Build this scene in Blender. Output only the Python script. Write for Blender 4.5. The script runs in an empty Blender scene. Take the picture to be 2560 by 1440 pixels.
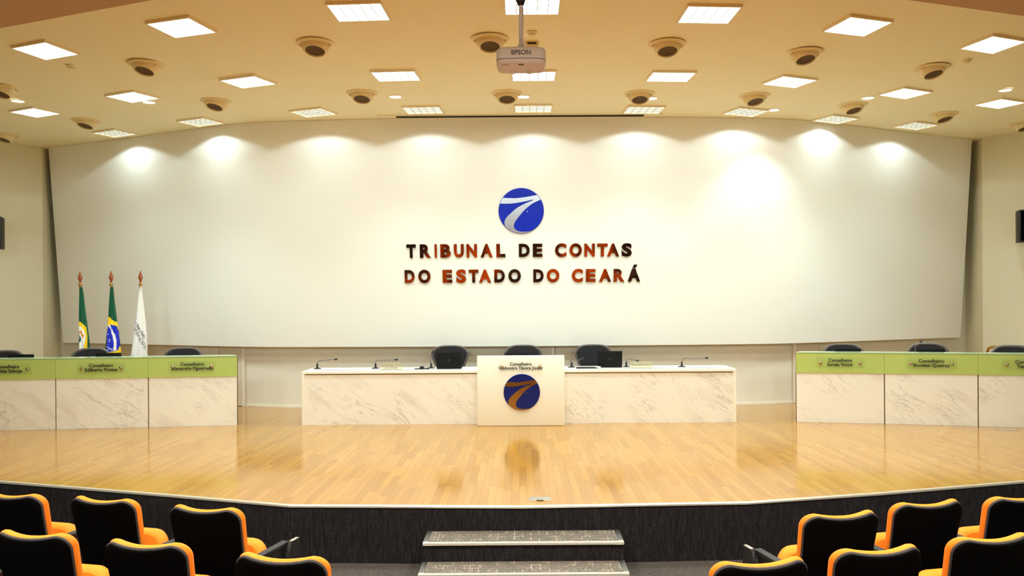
import bpy, bmesh, math, random
from mathutils import Vector, Matrix
random.seed(7)
R = math.radians
sc = bpy.context.scene
COL = sc.collection

# ------------------------------------------------------------------ camera, world, exposure
F_PX, HEYE, ROLL = 2080.0, 1.75, 0.0065
cam_d = bpy.data.cameras.new('camera'); cam = bpy.data.objects.new('camera', cam_d); COL.objects.link(cam)
cam_d.sensor_fit = 'HORIZONTAL'; cam_d.sensor_width = 36.0; cam_d.lens = F_PX / 2560 * 36.0
cam_d.shift_x = -23.0 / 2560; cam_d.shift_y = 35.0 / 2560
cam_d.clip_start = 0.05; cam_d.clip_end = 100
cam.location = (0, 0, HEYE)
cam.rotation_euler = (Matrix.Rotation(R(90), 3, 'X') @ Matrix.Rotation(-ROLL, 3, 'Z')).to_euler()
sc.camera = cam
w = bpy.data.worlds.new('world'); sc.world = w; w.use_nodes = True
w.node_tree.nodes['Background'].inputs[0].default_value = (1.0, 0.85, 0.62, 1)
w.node_tree.nodes['Background'].inputs[1].default_value = 0.02
sc.view_settings.view_transform = 'Standard'; sc.view_settings.look = 'None'
sc.view_settings.gamma = 1.0; sc.view_settings.use_curve_mapping = False
sc.view_settings.exposure = 0.84
try:
    sc.cycles.use_denoising = True
    sc.cycles.max_bounces = 10; sc.cycles.diffuse_bounces = 6; sc.cycles.glossy_bounces = 4
    sc.cycles.sample_clamp_indirect = 6.0
    sc.cycles.caustics_reflective = False; sc.cycles.caustics_refractive = False
except Exception:
    pass
GLOW = (3.5, 2.0, 0.9)       # how bright the three rows of troffers look from low down
TROFFER_W = (17.0, 17.0) # what they send down through their louvres
SPREAD = (128, 150)
WASH_W = 15.0                  # wall washers in the row nearest the panel, sharp cut-off
DOWN_EMIT = 6.0
DOWN_W = 60.0
BOUNCE_FILL_W = 1300.0              # added unseen spots; the rear wall bounces them back as soft fill
HOUSE_W = 280.0
FRONT_FILL_W = 300.0               # added unseen spots that fill the desks and panel from the front

def lin(r, g, b):
    f = lambda v: v / 12.92 if v <= 0.04045 else ((v + 0.055) / 1.055) ** 2.4
    return (f(r / 255), f(g / 255), f(b / 255), 1)
LAMP_COL = (0.80, 1.0, 1.05)
LAMP_WHITE = (1.0, 0.97, 0.93)

def spot(name, loc, watts, size, blend=0.5, aim=None, col=LAMP_COL, rad=0.05):
    d = bpy.data.lights.new(name, 'SPOT'); d.energy = watts; d.color = col
    d.spot_size = R(size); d.spot_blend = blend; d.shadow_soft_size = rad
    o = bpy.data.objects.new(name, d); COL.objects.link(o); o.location = loc
    if aim is not None:
        o.rotation_euler = (Vector(aim) - Vector(loc)).to_track_quat('-Z', 'Y').to_euler()
    return o

def area(name, loc, watts, sx, sy, spread, rz=0.0, col=LAMP_COL):
    d = bpy.data.lights.new(name, 'AREA'); d.shape = 'RECTANGLE'; d.size = sx; d.size_y = sy; d.energy = watts; d.color = col; d.spread = R(spread)
    o = bpy.data.objects.new(name, d); COL.objects.link(o); o.location = loc; o.rotation_euler = (0, 0, rz); return o

# ------------------------------------------------------------------ room geometry functions
ZC = 4.67                       # flat part of the stage ceiling
PB, PTILT = 1.03, 0.45          # bottom of the leaning panel, how far its foot sits back
def ytop(x):
    a = abs(x)
    if a <= 3.8: f = 0.19 * (a / 3.8) ** 2
    elif a <= 5.0: f = 0.19 + 0.1 * (a - 3.8) + 0.5 * (0.38 / 1.2) * (a - 3.8) ** 2
    else: f = 0.538 + 0.48 * (a - 5.0)
    return 13.12 + f
def ypan(x, z): return ytop(x) + (ZC - z) / (ZC - PB) * PTILT
def ywall(x): return ytop(x) + PTILT + 0.22
def ycrease(x):
    a = abs(x); return 10.2 + (0.154 * a if a < 3.9 else 0.6 + 0.333 * (a - 3.9))
SLOPE = math.tan(R(3)) * 0.97
def zceil(x, y): return ZC + max(0.0, ycrease(x) - y) * SLOPE
def wall_slope(x): return (ytop(x + .02) - ytop(x - .02)) / .04
LIP = [(-10.6, 10.08), (-5.2, 8.28), (-3.52, 7.73), (-2.02, 7.22), (0.0, 7.13), (1.96, 7.22), (3.25, 7.53), (4.81, 7.98), (10.3, 9.6)]
def ylip(x):
    for (x0, y0), (x1, y1) in zip(LIP, LIP[1:]):
        if x0 <= x <= x1: return y0 + (y1 - y0) * (x - x0) / (x1 - x0)
    return LIP[0][1] if x < LIP[0][0] else LIP[-1][1]
FZ = -0.5                       # auditorium floor

# ------------------------------------------------------------------ materials
def new_mat(name):
    m = bpy.data.materials.new(name); m.use_nodes = True
    return m, m.node_tree.nodes, m.node_tree.links, m.node_tree.nodes['Principled BSDF']
def mat(name, col, rough=0.6, metal=0.0, spec=0.5, noise=0.0, nscale=20.0, bump=0.0, bscale=200.0):
    m, N, L, P = new_mat(name)
    P.inputs['Base Color'].default_value = col; P.inputs['Roughness'].default_value = rough
    P.inputs['Metallic'].default_value = metal; P.inputs['Specular IOR Level'].default_value = spec
    tc = N.new('ShaderNodeTexCoord')
    if noise:
        n = N.new('ShaderNodeTexNoise'); n.inputs['Scale'].default_value = nscale; n.inputs['Detail'].default_value = 4
        L.new(tc.outputs['Object'], n.inputs['Vector'])
        mx = N.new('ShaderNodeMix'); mx.data_type = 'RGBA'
        mx.inputs['A'].default_value = tuple(c * (1 - noise) for c in col[:3]) + (1,)
        mx.inputs['B'].default_value = tuple(min(1, c * (1 + noise)) for c in col[:3]) + (1,)
        L.new(n.outputs['Fac'], mx.inputs['Factor']); L.new(mx.outputs['Result'], P.inputs['Base Color'])
    if bump:
        n2 = N.new('ShaderNodeTexNoise'); n2.inputs['Scale'].default_value = bscale
        L.new(tc.outputs['Object'], n2.inputs['Vector'])
        b = N.new('ShaderNodeBump'); b.inputs['Strength'].default_value = bump; b.inputs['Distance'].default_value = 0.01
        L.new(n2.outputs['Fac'], b.inputs['Height']); L.new(b.outputs['Normal'], P.inputs['Normal'])
    return m
def emit_mat(name, col, strength):
    m, N, L, P = new_mat(name)
    P.inputs['Base Color'].default_value = (0.8, 0.8, 0.8, 1)
    P.inputs['Emission Color'].default_value = tuple(col[:3]) + (1,); P.inputs['Emission Strength'].default_value = strength
    return m
def wood_mat():
    m, N, L, P = new_mat('stage_wood')
    tc = N.new('ShaderNodeTexCoord'); geo = N.new('ShaderNodeNewGeometry'); oi = N.new('ShaderNodeObjectInfo')
    ad = N.new('ShaderNodeMath'); ad.operation = 'ADD'; L.new(geo.outputs['Random Per Island'], ad.inputs[0]); L.new(oi.outputs['Random'], ad.inputs[1])
    fr = N.new('ShaderNodeMath'); fr.operation = 'FRACT'; L.new(ad.outputs[0], fr.inputs[0])
    mp = N.new('ShaderNodeMapping'); mp.inputs['Scale'].default_value = (34, 1.6, 20); L.new(tc.outputs['Object'], mp.inputs['Vector'])
    n = N.new('ShaderNodeTexNoise'); n.inputs['Scale'].default_value = 1.0; n.inputs['Detail'].default_value = 6; n.inputs['Distortion'].default_value = 0.6
    L.new(mp.outputs['Vector'], n.inputs['Vector'])
    cr = N.new('ShaderNodeValToRGB'); e = cr.color_ramp.elements
    e[0].position = 0.0; e[0].color = lin(166, 116, 42); e[1].position = 1.0; e[1].color = lin(184, 133, 54)
    x = e.new(0.5); x.color = lin(176, 125, 48)
    L.new(fr.outputs[0], cr.inputs['Fac'])
    mx = N.new('ShaderNodeMix'); mx.data_type = 'RGBA'; mx.blend_type = 'MULTIPLY'
    cr2 = N.new('ShaderNodeValToRGB'); cr2.color_ramp.elements[0].color = (0.80, 0.74, 0.64, 1); cr2.color_ramp.elements[1].color = (1, 1, 1, 1)
    cr2.color_ramp.elements[0].position = 0.3; cr2.color_ramp.elements[1].position = 0.6
    L.new(n.outputs['Fac'], cr2.inputs['Fac']); mx.inputs['Factor'].default_value = 0.22
    L.new(cr.outputs['Color'], mx.inputs['A']); L.new(cr2.outputs['Color'], mx.inputs['B']); L.new(mx.outputs['Result'], P.inputs['Base Color'])
    P.inputs['Roughness'].default_value = 0.12; P.inputs['Specular IOR Level'].default_value = 0.6
    n3 = N.new('ShaderNodeTexNoise'); n3.inputs['Scale'].default_value = 3.0; L.new(tc.outputs['Object'], n3.inputs['Vector'])
    b = N.new('ShaderNodeBump'); b.inputs['Strength'].default_value = 0.05; b.inputs['Distance'].default_value = 0.02
    L.new(n3.outputs['Fac'], b.inputs['Height']); L.new(b.outputs['Normal'], P.inputs['Normal'])
    return m
def marble_mat():
    m, N, L, P = new_mat('veined_marble')
    tc = N.new('ShaderNodeTexCoord'); oi = N.new('ShaderNodeObjectInfo')
    mul = N.new('ShaderNodeVectorMath'); mul.operation = 'SCALE'; mul.inputs[0].default_value = (17, 9, 13); L.new(oi.outputs['Random'], mul.inputs['Scale'])
    add = N.new('ShaderNodeVectorMath'); L.new(tc.outputs['Object'], add.inputs[0]); L.new(mul.outputs[0], add.inputs[1])
    mp = N.new('ShaderNodeMapping'); mp.inputs['Scale'].default_value = (0.6, 1, 2.4)
    mr0 = N.new('ShaderNodeMapping'); mr0.inputs['Rotation'].default_value = (0, R(-35), 0); L.new(add.outputs[0], mr0.inputs['Vector']); L.new(mr0.outputs['Vector'], mp.inputs['Vector'])
    base = None
    def vein(scale, dist, width, seed):
        n = N.new('ShaderNodeTexNoise'); n.inputs['Scale'].default_value = scale; n.inputs['Detail'].default_value = 7; n.inputs['Roughness'].default_value = 0.6; n.inputs['Distortion'].default_value = dist
        o = N.new('ShaderNodeVectorMath'); o.inputs[1].default_value = (seed, seed, seed); L.new(mp.outputs['Vector'], o.inputs[0]); L.new(o.outputs[0], n.inputs['Vector'])
        s = N.new('ShaderNodeMath'); s.operation = 'SUBTRACT'; s.inputs[1].default_value = 0.5; L.new(n.outputs['Fac'], s.inputs[0])
        a = N.new('ShaderNodeMath'); a.operation = 'ABSOLUTE'; L.new(s.outputs[0], a.inputs[0])
        d = N.new('ShaderNodeMapRange'); d.inputs['From Min'].default_value = 0; d.inputs['From Max'].default_value = width; d.inputs['To Min'].default_value = 1; d.inputs['To Max'].default_value = 0
        L.new(a.outputs[0], d.inputs['Value']); return d.outputs['Result']
    v1 = vein(1.5, 0.7, 0.016, 0); v2 = vein(3.2, 1.0, 0.012, 5)
    msk = N.new('ShaderNodeTexNoise'); msk.inputs['Scale'].default_value = 1.6; L.new(add.outputs[0], msk.inputs['Vector'])
    mr = N.new('ShaderNodeMapRange'); mr.inputs['From Min'].default_value = 0.42; mr.inputs['From Max'].default_value = 0.68; L.new(msk.outputs['Fac'], mr.inputs['Value'])
    sm = N.new('ShaderNodeMath'); sm.operation = 'MAXIMUM'; L.new(v1, sm.inputs[0]); L.new(v2, sm.inputs[1])
    pr = N.new('ShaderNodeMath'); pr.operation = 'MULTIPLY'; L.new(sm.outputs[0], pr.inputs[0]); L.new(mr.outputs['Result'], pr.inputs[1])
    cl = N.new('ShaderNodeTexNoise'); cl.inputs['Scale'].default_value = 2.0; cl.inputs['Detail'].default_value = 5; L.new(mp.outputs['Vector'], cl.inputs['Vector'])
    c0 = N.new('ShaderNodeMapRange'); c0.inputs['From Min'].default_value = 0.55; c0.inputs['From Max'].default_value = 0.75; c0.inputs['To Max'].default_value = 0.5; L.new(cl.outputs['Fac'], c0.inputs['Value'])
    m1 = N.new('ShaderNodeMix'); m1.data_type = 'RGBA'; m1.inputs['A'].default_value = lin(243, 237, 222); m1.inputs['B'].default_value = lin(205, 192, 172); L.new(c0.outputs['Result'], m1.inputs['Factor'])
    m2 = N.new('ShaderNodeMix'); m2.data_type = 'RGBA'; m2.inputs['B'].default_value = lin(158, 143, 126); L.new(m1.outputs['Result'], m2.inputs['A'])
    k = N.new('ShaderNodeMath'); k.operation = 'MULTIPLY'; k.inputs[1].default_value = 0.6; L.new(pr.outputs[0], k.inputs[0]); L.new(k.outputs[0], m2.inputs['Factor'])
    L.new(m2.outputs['Result'], P.inputs['Base Color']); P.inputs['Roughness'].default_value = 0.22
    return m
def carpet_mat(name, base, fibre, amount, dash=0.0):
    m, N, L, P = new_mat(name)
    tc = N.new('ShaderNodeTexCoord')
    n = N.new('ShaderNodeTexNoise'); n.inputs['Scale'].default_value = 130; n.inputs['Detail'].default_value = 2; L.new(tc.outputs['Object'], n.inputs['Vector'])
    mp = N.new('ShaderNodeMapping'); mp.inputs['Scale'].default_value = (90, 60, 9); L.new(tc.outputs['Object'], mp.inputs['Vector'])
    n2 = N.new('ShaderNodeTexNoise'); n2.inputs['Scale'].default_value = 1; n2.inputs['Detail'].default_value = 3; L.new(mp.outputs['Vector'], n2.inputs['Vector'])
    mu = N.new('ShaderNodeMath'); mu.operation = 'MULTIPLY'; L.new(n.outputs['Fac'], mu.inputs[0]); L.new(n2.outputs['Fac'], mu.inputs[1])
    mr = N.new('ShaderNodeMapRange'); mr.inputs['From Min'].default_value = 0.2; mr.inputs['From Max'].default_value = 0.46; mr.inputs['To Max'].default_value = amount; L.new(mu.outputs[0], mr.inputs['Value'])
    mx = N.new('ShaderNodeMix'); mx.data_type = 'RGBA'; mx.inputs['A'].default_value = base; mx.inputs['B'].default_value = fibre; L.new(mr.outputs['Result'], mx.inputs['Factor'])
    out = mx.outputs['Result']
    if dash:
        for rot in (0, 90):
            m2 = N.new('ShaderNodeMapping'); m2.inputs['Rotation'].default_value = (0, 0, R(rot)); L.new(tc.outputs['Object'], m2.inputs['Vector'])
            br = N.new('ShaderNodeTexBrick'); br.inputs['Scale'].default_value = 6.0; br.inputs['Mortar Size'].default_value = 0.012; br.inputs['Mortar Smooth'].default_value = 0.2
            br.inputs['Brick Width'].default_value = 0.8; br.inputs['Row Height'].default_value = 0.42
            L.new(m2.outputs['Vector'], br.inputs['Vector'])
            n5 = N.new('ShaderNodeTexNoise'); n5.inputs['Scale'].default_value = 9; L.new(tc.outputs['Object'], n5.inputs['Vector'])
            r5 = N.new('ShaderNodeMapRange'); r5.inputs['From Min'].default_value = 0.5; r5.inputs['From Max'].default_value = 0.54; r5.inputs['To Max'].default_value = dash; L.new(n5.outputs['Fac'], r5.inputs['Value'])
            k = N.new('ShaderNodeMath'); k.operation = 'MULTIPLY'; L.new(br.outputs['Fac'], k.inputs[0]); L.new(r5.outputs['Result'], k.inputs[1])
            x = N.new('ShaderNodeMix'); x.data_type = 'RGBA'; x.inputs['B'].default_value = lin(215, 200, 175); L.new(out, x.inputs['A']); L.new(k.outputs[0], x.inputs['Factor']); out = x.outputs['Result']
    L.new(out, P.inputs['Base Color']); P.inputs['Roughness'].default_value = 0.95; P.inputs['Specular IOR Level'].default_value = 0.1
    b = N.new('ShaderNodeBump'); b.inputs['Strength'].default_value = 0.5; b.inputs['Distance'].default_value = 0.004; L.new(n.outputs['Fac'], b.inputs['Height']); L.new(b.outputs['Normal'], P.inputs['Normal'])
    return m
def clear_mat(name, tint, gloss=0.08, haze=0.0):
    m, N, L, P = new_mat(name)
    out = N['Material Output']
    t = N.new('ShaderNodeBsdfTransparent'); t.inputs[0].default_value = tint
    g = N.new('ShaderNodeBsdfGlossy'); g.inputs['Roughness'].default_value = 0.05
    x = N.new('ShaderNodeMixShader'); x.inputs[0].default_value = gloss; L.new(t.outputs[0], x.inputs[1]); L.new(g.outputs[0], x.inputs[2])
    last = x
    if haze:
        d = N.new('ShaderNodeBsdfDiffuse'); d.inputs[0].default_value = lin(214, 205, 170)
        y = N.new('ShaderNodeMixShader'); y.inputs[0].default_value = haze; L.new(x.outputs[0], y.inputs[1]); L.new(d.outputs[0], y.inputs[2]); last = y
    L.new(last.outputs[0], out.inputs['Surface'])
    return m

M = {}
M['panel'] = mat('panel_paint', lin(240, 237, 226), 0.75, noise=0.012, nscale=1.5)
M['wall'] = mat('wall_paint', lin(232, 225, 206), 0.8, noise=0.015, nscale=2)
M['side'] = mat('side_wall_paint', lin(222, 214, 184), 0.8, noise=0.015, nscale=2)
M['ceil'] = mat('ceiling_paint', lin(252, 244, 212), 0.85, noise=0.012, nscale=1.2)
M['soffit'] = mat('soffit_shade_paint', lin(198, 160, 112), 0.85, noise=0.012, nscale=1.2)  # ceiling cream browned; shade of the unlit soffit is in the colour
M['door'] = mat('door_laminate', lin(224, 212, 188), 0.5, noise=0.01)
M['white_paint'] = mat('white_enamel', lin(240, 230, 210), 0.4, noise=0.01)
M['gap'] = mat('dark_gap', lin(60, 44, 28), 0.9, noise=0.05)
M['wood'] = wood_mat()
M['sub'] = mat('stage_subfloor', lin(170, 124, 66), 0.9, noise=0.05)
M['marble'] = marble_mat()
M['solid'] = mat('cream_solid_surface', lin(245, 239, 220), 0.35, noise=0.01)
M['green'] = mat('green_back_painted_glass', lin(184, 200, 108), 0.18, noise=0.03, nscale=2)
M['glass_edge'] = mat('green_glass_sheet', lin(176, 205, 160), 0.08, noise=0.02)
M['brown'] = mat('brown_carcass', lin(120, 84, 42), 0.6, noise=0.06)
M['carpet'] = carpet_mat('dark_carpet', lin(27, 25, 27), lin(72, 66, 63), 0.5)
M['tread'] = carpet_mat('tread_carpet', lin(92, 84, 76), lin(158, 146, 130), 0.8, dash=0.6)
M['floor'] = carpet_mat('floor_carpet', lin(70, 64, 60), lin(120, 110, 100), 0.7)
M['alu'] = mat('brushed_aluminium', lin(214, 210, 200), 0.32, 1.0, noise=0.03)
M['lip'] = mat('stage_edge_metal', lin(232, 226, 208), 0.3, 0.6, noise=0.02)
M['orange'] = mat('orange_upholstery', lin(254, 134, 10), 0.75, noise=0.04, nscale=60, bump=0.1, bscale=400)
M['black'] = mat('black_plastic', lin(14, 13, 13), 0.5, noise=0.05)
M['shell'] = mat('black_seat_shell', lin(4, 4, 4), 0.85, spec=0.04, noise=0.05)
M['piping'] = mat('charcoal_piping', lin(62, 58, 56), 0.7, noise=0.05)
M['mesh_back'] = mat('charcoal_mesh_fabric', lin(38, 35, 37), 0.8, spec=0.2, noise=0.1, nscale=300)
M['rim'] = mat('grey_chair_frame', lin(92, 82, 78), 0.45, noise=0.03)
M['laptop'] = mat('black_laptop_lid', lin(10, 9, 9), 0.6, spec=0.2, noise=0.05)
M['screen'] = mat('dark_screen', lin(8, 8, 10), 0.15, noise=0.02)
M['bronze'] = mat('mirror_bronze', lin(150, 104, 82), 0.06, 1.0, noise=0.01)
M['chrome'] = mat('polished_steel', lin(196, 199, 214), 0.2, 1.0, noise=0.01)
M['blue'] = mat('blue_enamel', lin(0, 34, 170), 0.3, spec=0.2, noise=0.02)
M['navy'] = mat('deep_blue_enamel', lin(0, 18, 100), 0.25, spec=0.25, noise=0.02)
M['gold_swoosh'] = mat('bronze_swoosh', lin(150, 98, 46), 0.18, 1.0, noise=0.02)
M['steel_fit'] = mat('steel_standoff', lin(190, 170, 140), 0.25, 1.0, noise=0.02)
M['acrylic'] = clear_mat('clear_acrylic', (0.993, 0.993, 0.98, 1), 0.02)
M['card'] = clear_mat('acrylic_card', (0.96, 0.96, 0.9, 1), 0.03, 0.3)
M['ink'] = mat('black_ink', lin(36, 30, 18), 0.6, noise=0.05)
M['grey_ink'] = mat('grey_ink', lin(150, 140, 118), 0.6, noise=0.05)
M['proj'] = mat('projector_plastic', lin(226, 214, 200), 0.45, noise=0.01)
M['proj_ink'] = mat('projector_lettering', lin(118, 104, 98), 0.5, noise=0.02)
M['pole'] = mat('white_steel_pole', lin(212, 200, 190), 0.35, noise=0.02)
M['nozzle'] = mat('cream_nozzle_plastic', lin(236, 218, 168), 0.5, noise=0.01)
M['nozzle_in'] = mat('nozzle_throat', lin(98, 78, 54), 0.8, noise=0.05)
M['frame'] = mat('light_frame', lin(246, 238, 212), 0.5, noise=0.01)
M['louvre'] = mat('louvre_metal', lin(205, 212, 200), 0.35, 0.0, noise=0.02)
M['emit'] = [emit_mat('troffer_glow', LAMP_WHITE, g) for g in GLOW]
M['emit_d'] = emit_mat('downlight_glow', LAMP_WHITE, DOWN_EMIT)
M['flag_green'] = mat('flag_green_satin', lin(0, 84, 50), 0.6, noise=0.06)
M['flag_yellow'] = mat('flag_yellow_satin', lin(250, 205, 0), 0.6, noise=0.04)
M['flag_blue'] = mat('flag_blue_satin', lin(12, 32, 190), 0.55, noise=0.05)
M['flag_white'] = mat('flag_white_satin', lin(240, 234, 226), 0.6, noise=0.02)
M['flag_orange'] = mat('flag_orange_print', lin(226, 150, 70), 0.6, noise=0.05)
M['spear'] = mat('varnished_red_wood', lin(140, 66, 22), 0.35, noise=0.15, nscale=40)
M['brass'] = mat('brass', lin(196, 150, 84), 0.3, 1.0, noise=0.03)
M['screen_slot'] = mat('screen_slot_black', lin(8, 6, 5), 0.9, noise=0.05)

# ------------------------------------------------------------------ mesh helpers
class MB:
    def __init__(s): s.v = []; s.f = []; s.m = []
    def add(s, vs, fs, mi=0):
        o = len(s.v); s.v += [tuple(p) for p in vs]; s.f += [tuple(i + o for i in f) for f in fs]; s.m += [mi] * len(fs); return s
    def box(s, x0, x1, y0, y1, z0, z1, mi=0, mx=None):
        vs = [Vector(p) for p in ((x0, y0, z0), (x1, y0, z0), (x1, y1, z0), (x0, y1, z0), (x0, y0, z1), (x1, y0, z1), (x1, y1, z1), (x0, y1, z1))]
        if mx is not None: vs = [mx @ p for p in vs]
        return s.add(vs, [(0, 3, 2, 1), (4, 5, 6, 7), (0, 1, 5, 4), (1, 2, 6, 5), (2, 3, 7, 6), (3, 0, 4, 7)], mi)
    def rbox(s, x0, x1, y0, y1, z0, z1, r=0.01, seg=2, mi=0, mx=None):
        bm = bmesh.new(); bmesh.ops.create_cube(bm, size=1)
        for v in bm.verts: v.co = Vector(((x0 + x1) / 2 + v.co.x * (x1 - x0), (y0 + y1) / 2 + v.co.y * (y1 - y0), (z0 + z1) / 2 + v.co.z * (z1 - z0)))
        bmesh.ops.bevel(bm, geom=bm.edges[:], offset=r, segments=seg, profile=0.5, affect='EDGES')
        bm.verts.index_update()
        vs = [v.co.copy() for v in bm.verts]
        if mx is not None: vs = [mx @ p for p in vs]
        s.add(vs, [[v.index for v in f.verts] for f in bm.faces], mi); bm.free(); return s
    def prism(s, pts, z0, z1, mi=0, axis='z', mx=None):
        n = len(pts)
        def P(a, b, c): return Vector((a, b, c)) if axis == 'z' else Vector((a, c, b))
        vs = [P(a, b, z0) for a, b in pts] + [P(a, b, z1) for a, b in pts]
        if mx is not None: vs = [mx @ p for p in vs]
        return s.add(vs, [tuple(range(n))[::-1], tuple(range(n, 2 * n))] + [(i, (i + 1) % n, n + (i + 1) % n, n + i) for i in range(n)], mi)
    def lathe(s, prof, n=24, mi=0, mx=None, cap0=False, cap1=False):
        vs = []; fs = []
        for r, z in prof:
            for k in range(n):
                a = 2 * math.pi * k / n; p = Vector((r * math.cos(a), r * math.sin(a), z)); vs.append(mx @ p if mx is not None else p)
        for j in range(len(prof) - 1):
            for k in range(n):
                fs.append((j * n + k, j * n + (k + 1) % n, (j + 1) * n + (k + 1) % n, (j + 1) * n + k))
        if cap0: fs.append(tuple(range(n))[::-1])
        if cap1: fs.append(tuple((len(prof) - 1) * n + k for k in range(n)))
        return s.add(vs, fs, mi)
    def tube(s, path, r, n=10, mi=0, cap=True):
        path = [Vector(p) for p in path]; rs = r if isinstance(r, (list, tuple)) else [r] * len(path)
        vs = []; fs = []
        for i, p in enumerate(path):
            t = (path[min(i + 1, len(path) - 1)] - path[max(i - 1, 0)]).normalized()
            a = t.orthogonal().normalized() if i == 0 else (a - t * a.dot(t)).normalized()
            b = t.cross(a)
            for k in range(n):
                q = 2 * math.pi * k / n; vs.append(p + (a * math.cos(q) + b * math.sin(q)) * rs[i])
        for i in range(len(path) - 1):
            for k in range(n):
                fs.append((i * n + k, i * n + (k + 1) % n, (i + 1) * n + (k + 1) % n, (i + 1) * n + k))
        if cap: fs += [tuple(range(n))[::-1], tuple((len(path) - 1) * n + k for k in range(n))]
        return s.add(vs, fs, mi)
    def pad(s, outline, T, edge=0.02, f=None, bulge=0.0, mi=0):
        """a soft slab: closed outline (x,h), thickness T along d, rounded edges, mapped by f(x,h,d)"""
        cx = sum(p[0] for p in outline) / len(outline); cy = sum(p[1] for p in outline) / len(outline); n = len(outline)
        f = f or (lambda x, h, d: (x, d, h))
        def inset(e):
            r = []
            for i, (x, y) in enumerate(outline):
                dx, dy = x - cx, y - cy; l = math.hypot(dx, dy) or 1; k = max(0, l - e) / l; r.append((cx + dx * k, cy + dy * k))
            return r
        def scaled(k): return [(cx + (x - cx) * k, cy + (y - cy) * k) for x, y in outline]
        layers = [(scaled(0.3), T / 2 + bulge), (scaled(0.6), T / 2 + bulge * .8), (scaled(0.85), T / 2 + bulge * .35)]
        layers += [(inset(edge), T / 2), (inset(edge * .3), T / 2 - edge * .3), (inset(0), T / 2 - edge), (inset(0), -T / 2 + edge), (inset(edge * .3), -T / 2 + edge * .3), (inset(edge), -T / 2)]
        layers += [(scaled(0.85), -T / 2), (scaled(0.6), -T / 2), (scaled(0.3), -T / 2)]
        vs = []
        for pts, d in layers: vs += [f(x, h, d) for x, h in pts]
        fs = []
        for j in range(len(layers) - 1):
            for k in range(n): fs.append((j * n + k, (j + 1) * n + k, (j + 1) * n + (k + 1) % n, j * n + (k + 1) % n))
        fs += [tuple(range(n)), tuple((len(layers) - 1) * n + k for k in range(n))[::-1]]
        return s.add(vs, fs, mi)
def mesh_of(name, mb, mats, smooth=False, angle=40):
    me = bpy.data.meshes.new(name); me.from_pydata(mb.v, [], mb.f)
    for m in (mats if isinstance(mats, (list, tuple)) else [mats]): me.materials.append(m)
    if any(mb.m): me.polygons.foreach_set('material_index', mb.m)
    bm = bmesh.new(); bm.from_mesh(me); bmesh.ops.recalc_face_normals(bm, faces=bm.faces[:]); bm.to_mesh(me); bm.free()
    if smooth:
        me.polygons.foreach_set('use_smooth', [True] * len(me.polygons))
        try: me.set_sharp_from_angle(angle=R(angle))
        except Exception: pass
    me.update(); return me
def obj(name, mb, mats, parent=None, loc=(0, 0, 0), rot=(0, 0, 0), smooth=False):
    me = mb if isinstance(mb, bpy.types.Mesh) else mesh_of(name, mb, mats, smooth)
    o = bpy.data.objects.new(name, me); COL.objects.link(o); o.location = loc; o.rotation_euler = rot
    if parent is not None: o.parent = parent
    return o
def tag(o, label, cat, group=None, kind=None):
    o['label'] = label; o['category'] = cat
    if group: o['group'] = group
    if kind: o['kind'] = kind
    return o
def thing(name, label, cat, loc=(0, 0, 0), rz=0.0, group=None, kind=None, rot=None):
    o = bpy.data.objects.new(name, None); COL.objects.link(o); o.location = loc; o.rotation_euler = rot or (0, 0, rz)
    o.empty_display_size = 0.1
    return tag(o, label, cat, group, kind)
def kids(o): return list(o.children)
def dup(root, loc, rz, label, group=None):
    r = root.copy(); COL.objects.link(r); r.location = loc; r.rotation_euler = (0, 0, rz); r['label'] = label
    if group: r['group'] = group
    def rec(a, b):
        for ch in kids(a):
            if ch.name not in skip:
                c = ch.copy(); COL.objects.link(c); c.parent = b; rec(ch, c)
    skip = set(c.name for c in kids(r)); rec(root, r); return r
def text_mesh(s, size, extrude=0.0, offset=0.0, spacing=1.0, align='CENTER', line=1.0, m=None):
    cu = bpy.data.curves.new('lettering', 'FONT'); cu.body = s; cu.size = size; cu.extrude = extrude; cu.offset = offset
    cu.space_character = spacing; cu.space_line = line; cu.align_x = align; cu.align_y = 'CENTER'; cu.resolution_u = 4
    o = bpy.data.objects.new('lettering', cu); COL.objects.link(o); bpy.context.view_layer.update()
    me = bpy.data.meshes.new_from_object(o.evaluated_get(bpy.context.evaluated_depsgraph_get()))
    bpy.data.objects.remove(o); bpy.data.curves.remove(cu); me.materials.clear()
    if m: me.materials.append(m)
    return me
def rrect(wd, ht, r, n=6, cx=0, cy=0):
    pts = []
    for sx, sy, a0 in ((1, 1, 0), (-1, 1, 90), (-1, -1, 180), (1, -1, 270)):
        for k in range(n + 1):
            a = R(a0 + 90 * k / n); pts.append((cx + sx * (wd / 2 - r) + r * math.cos(a), cy + sy * (ht / 2 - r) + r * math.sin(a)))
    return pts
ORD = ['first', 'second', 'third', 'fourth', 'fifth', 'sixth', 'seventh', 'eighth', 'ninth', 'tenth']

# ================================================================== THE SETTING
# auditorium floor (flat in front of the stage, rising behind the front rows)
b = MB(); b.add([(-12, 3.7, FZ), (12, 3.7, FZ), (12, 17, FZ), (-12, 17, FZ), (-12, 3.7, FZ - .1), (12, 3.7, FZ - .1), (12, 17, FZ - .1), (-12, 17, FZ - .1)],
                [(0, 1, 2, 3), (4, 7, 6, 5), (0, 4, 5, 1), (1, 5, 6, 2), (2, 6, 7, 3), (3, 7, 4, 0)])
for k in range(9):
    y1 = 3.7 - 0.9 * k; z = FZ + 0.17 * (k + 1)
    b.box(-12, 12, y1 - 0.9, y1, FZ - .1, z)
tag(obj('floor', b, M['floor']), 'dark grey carpeted auditorium floor below the stage', 'floor', kind='structure')

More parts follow.
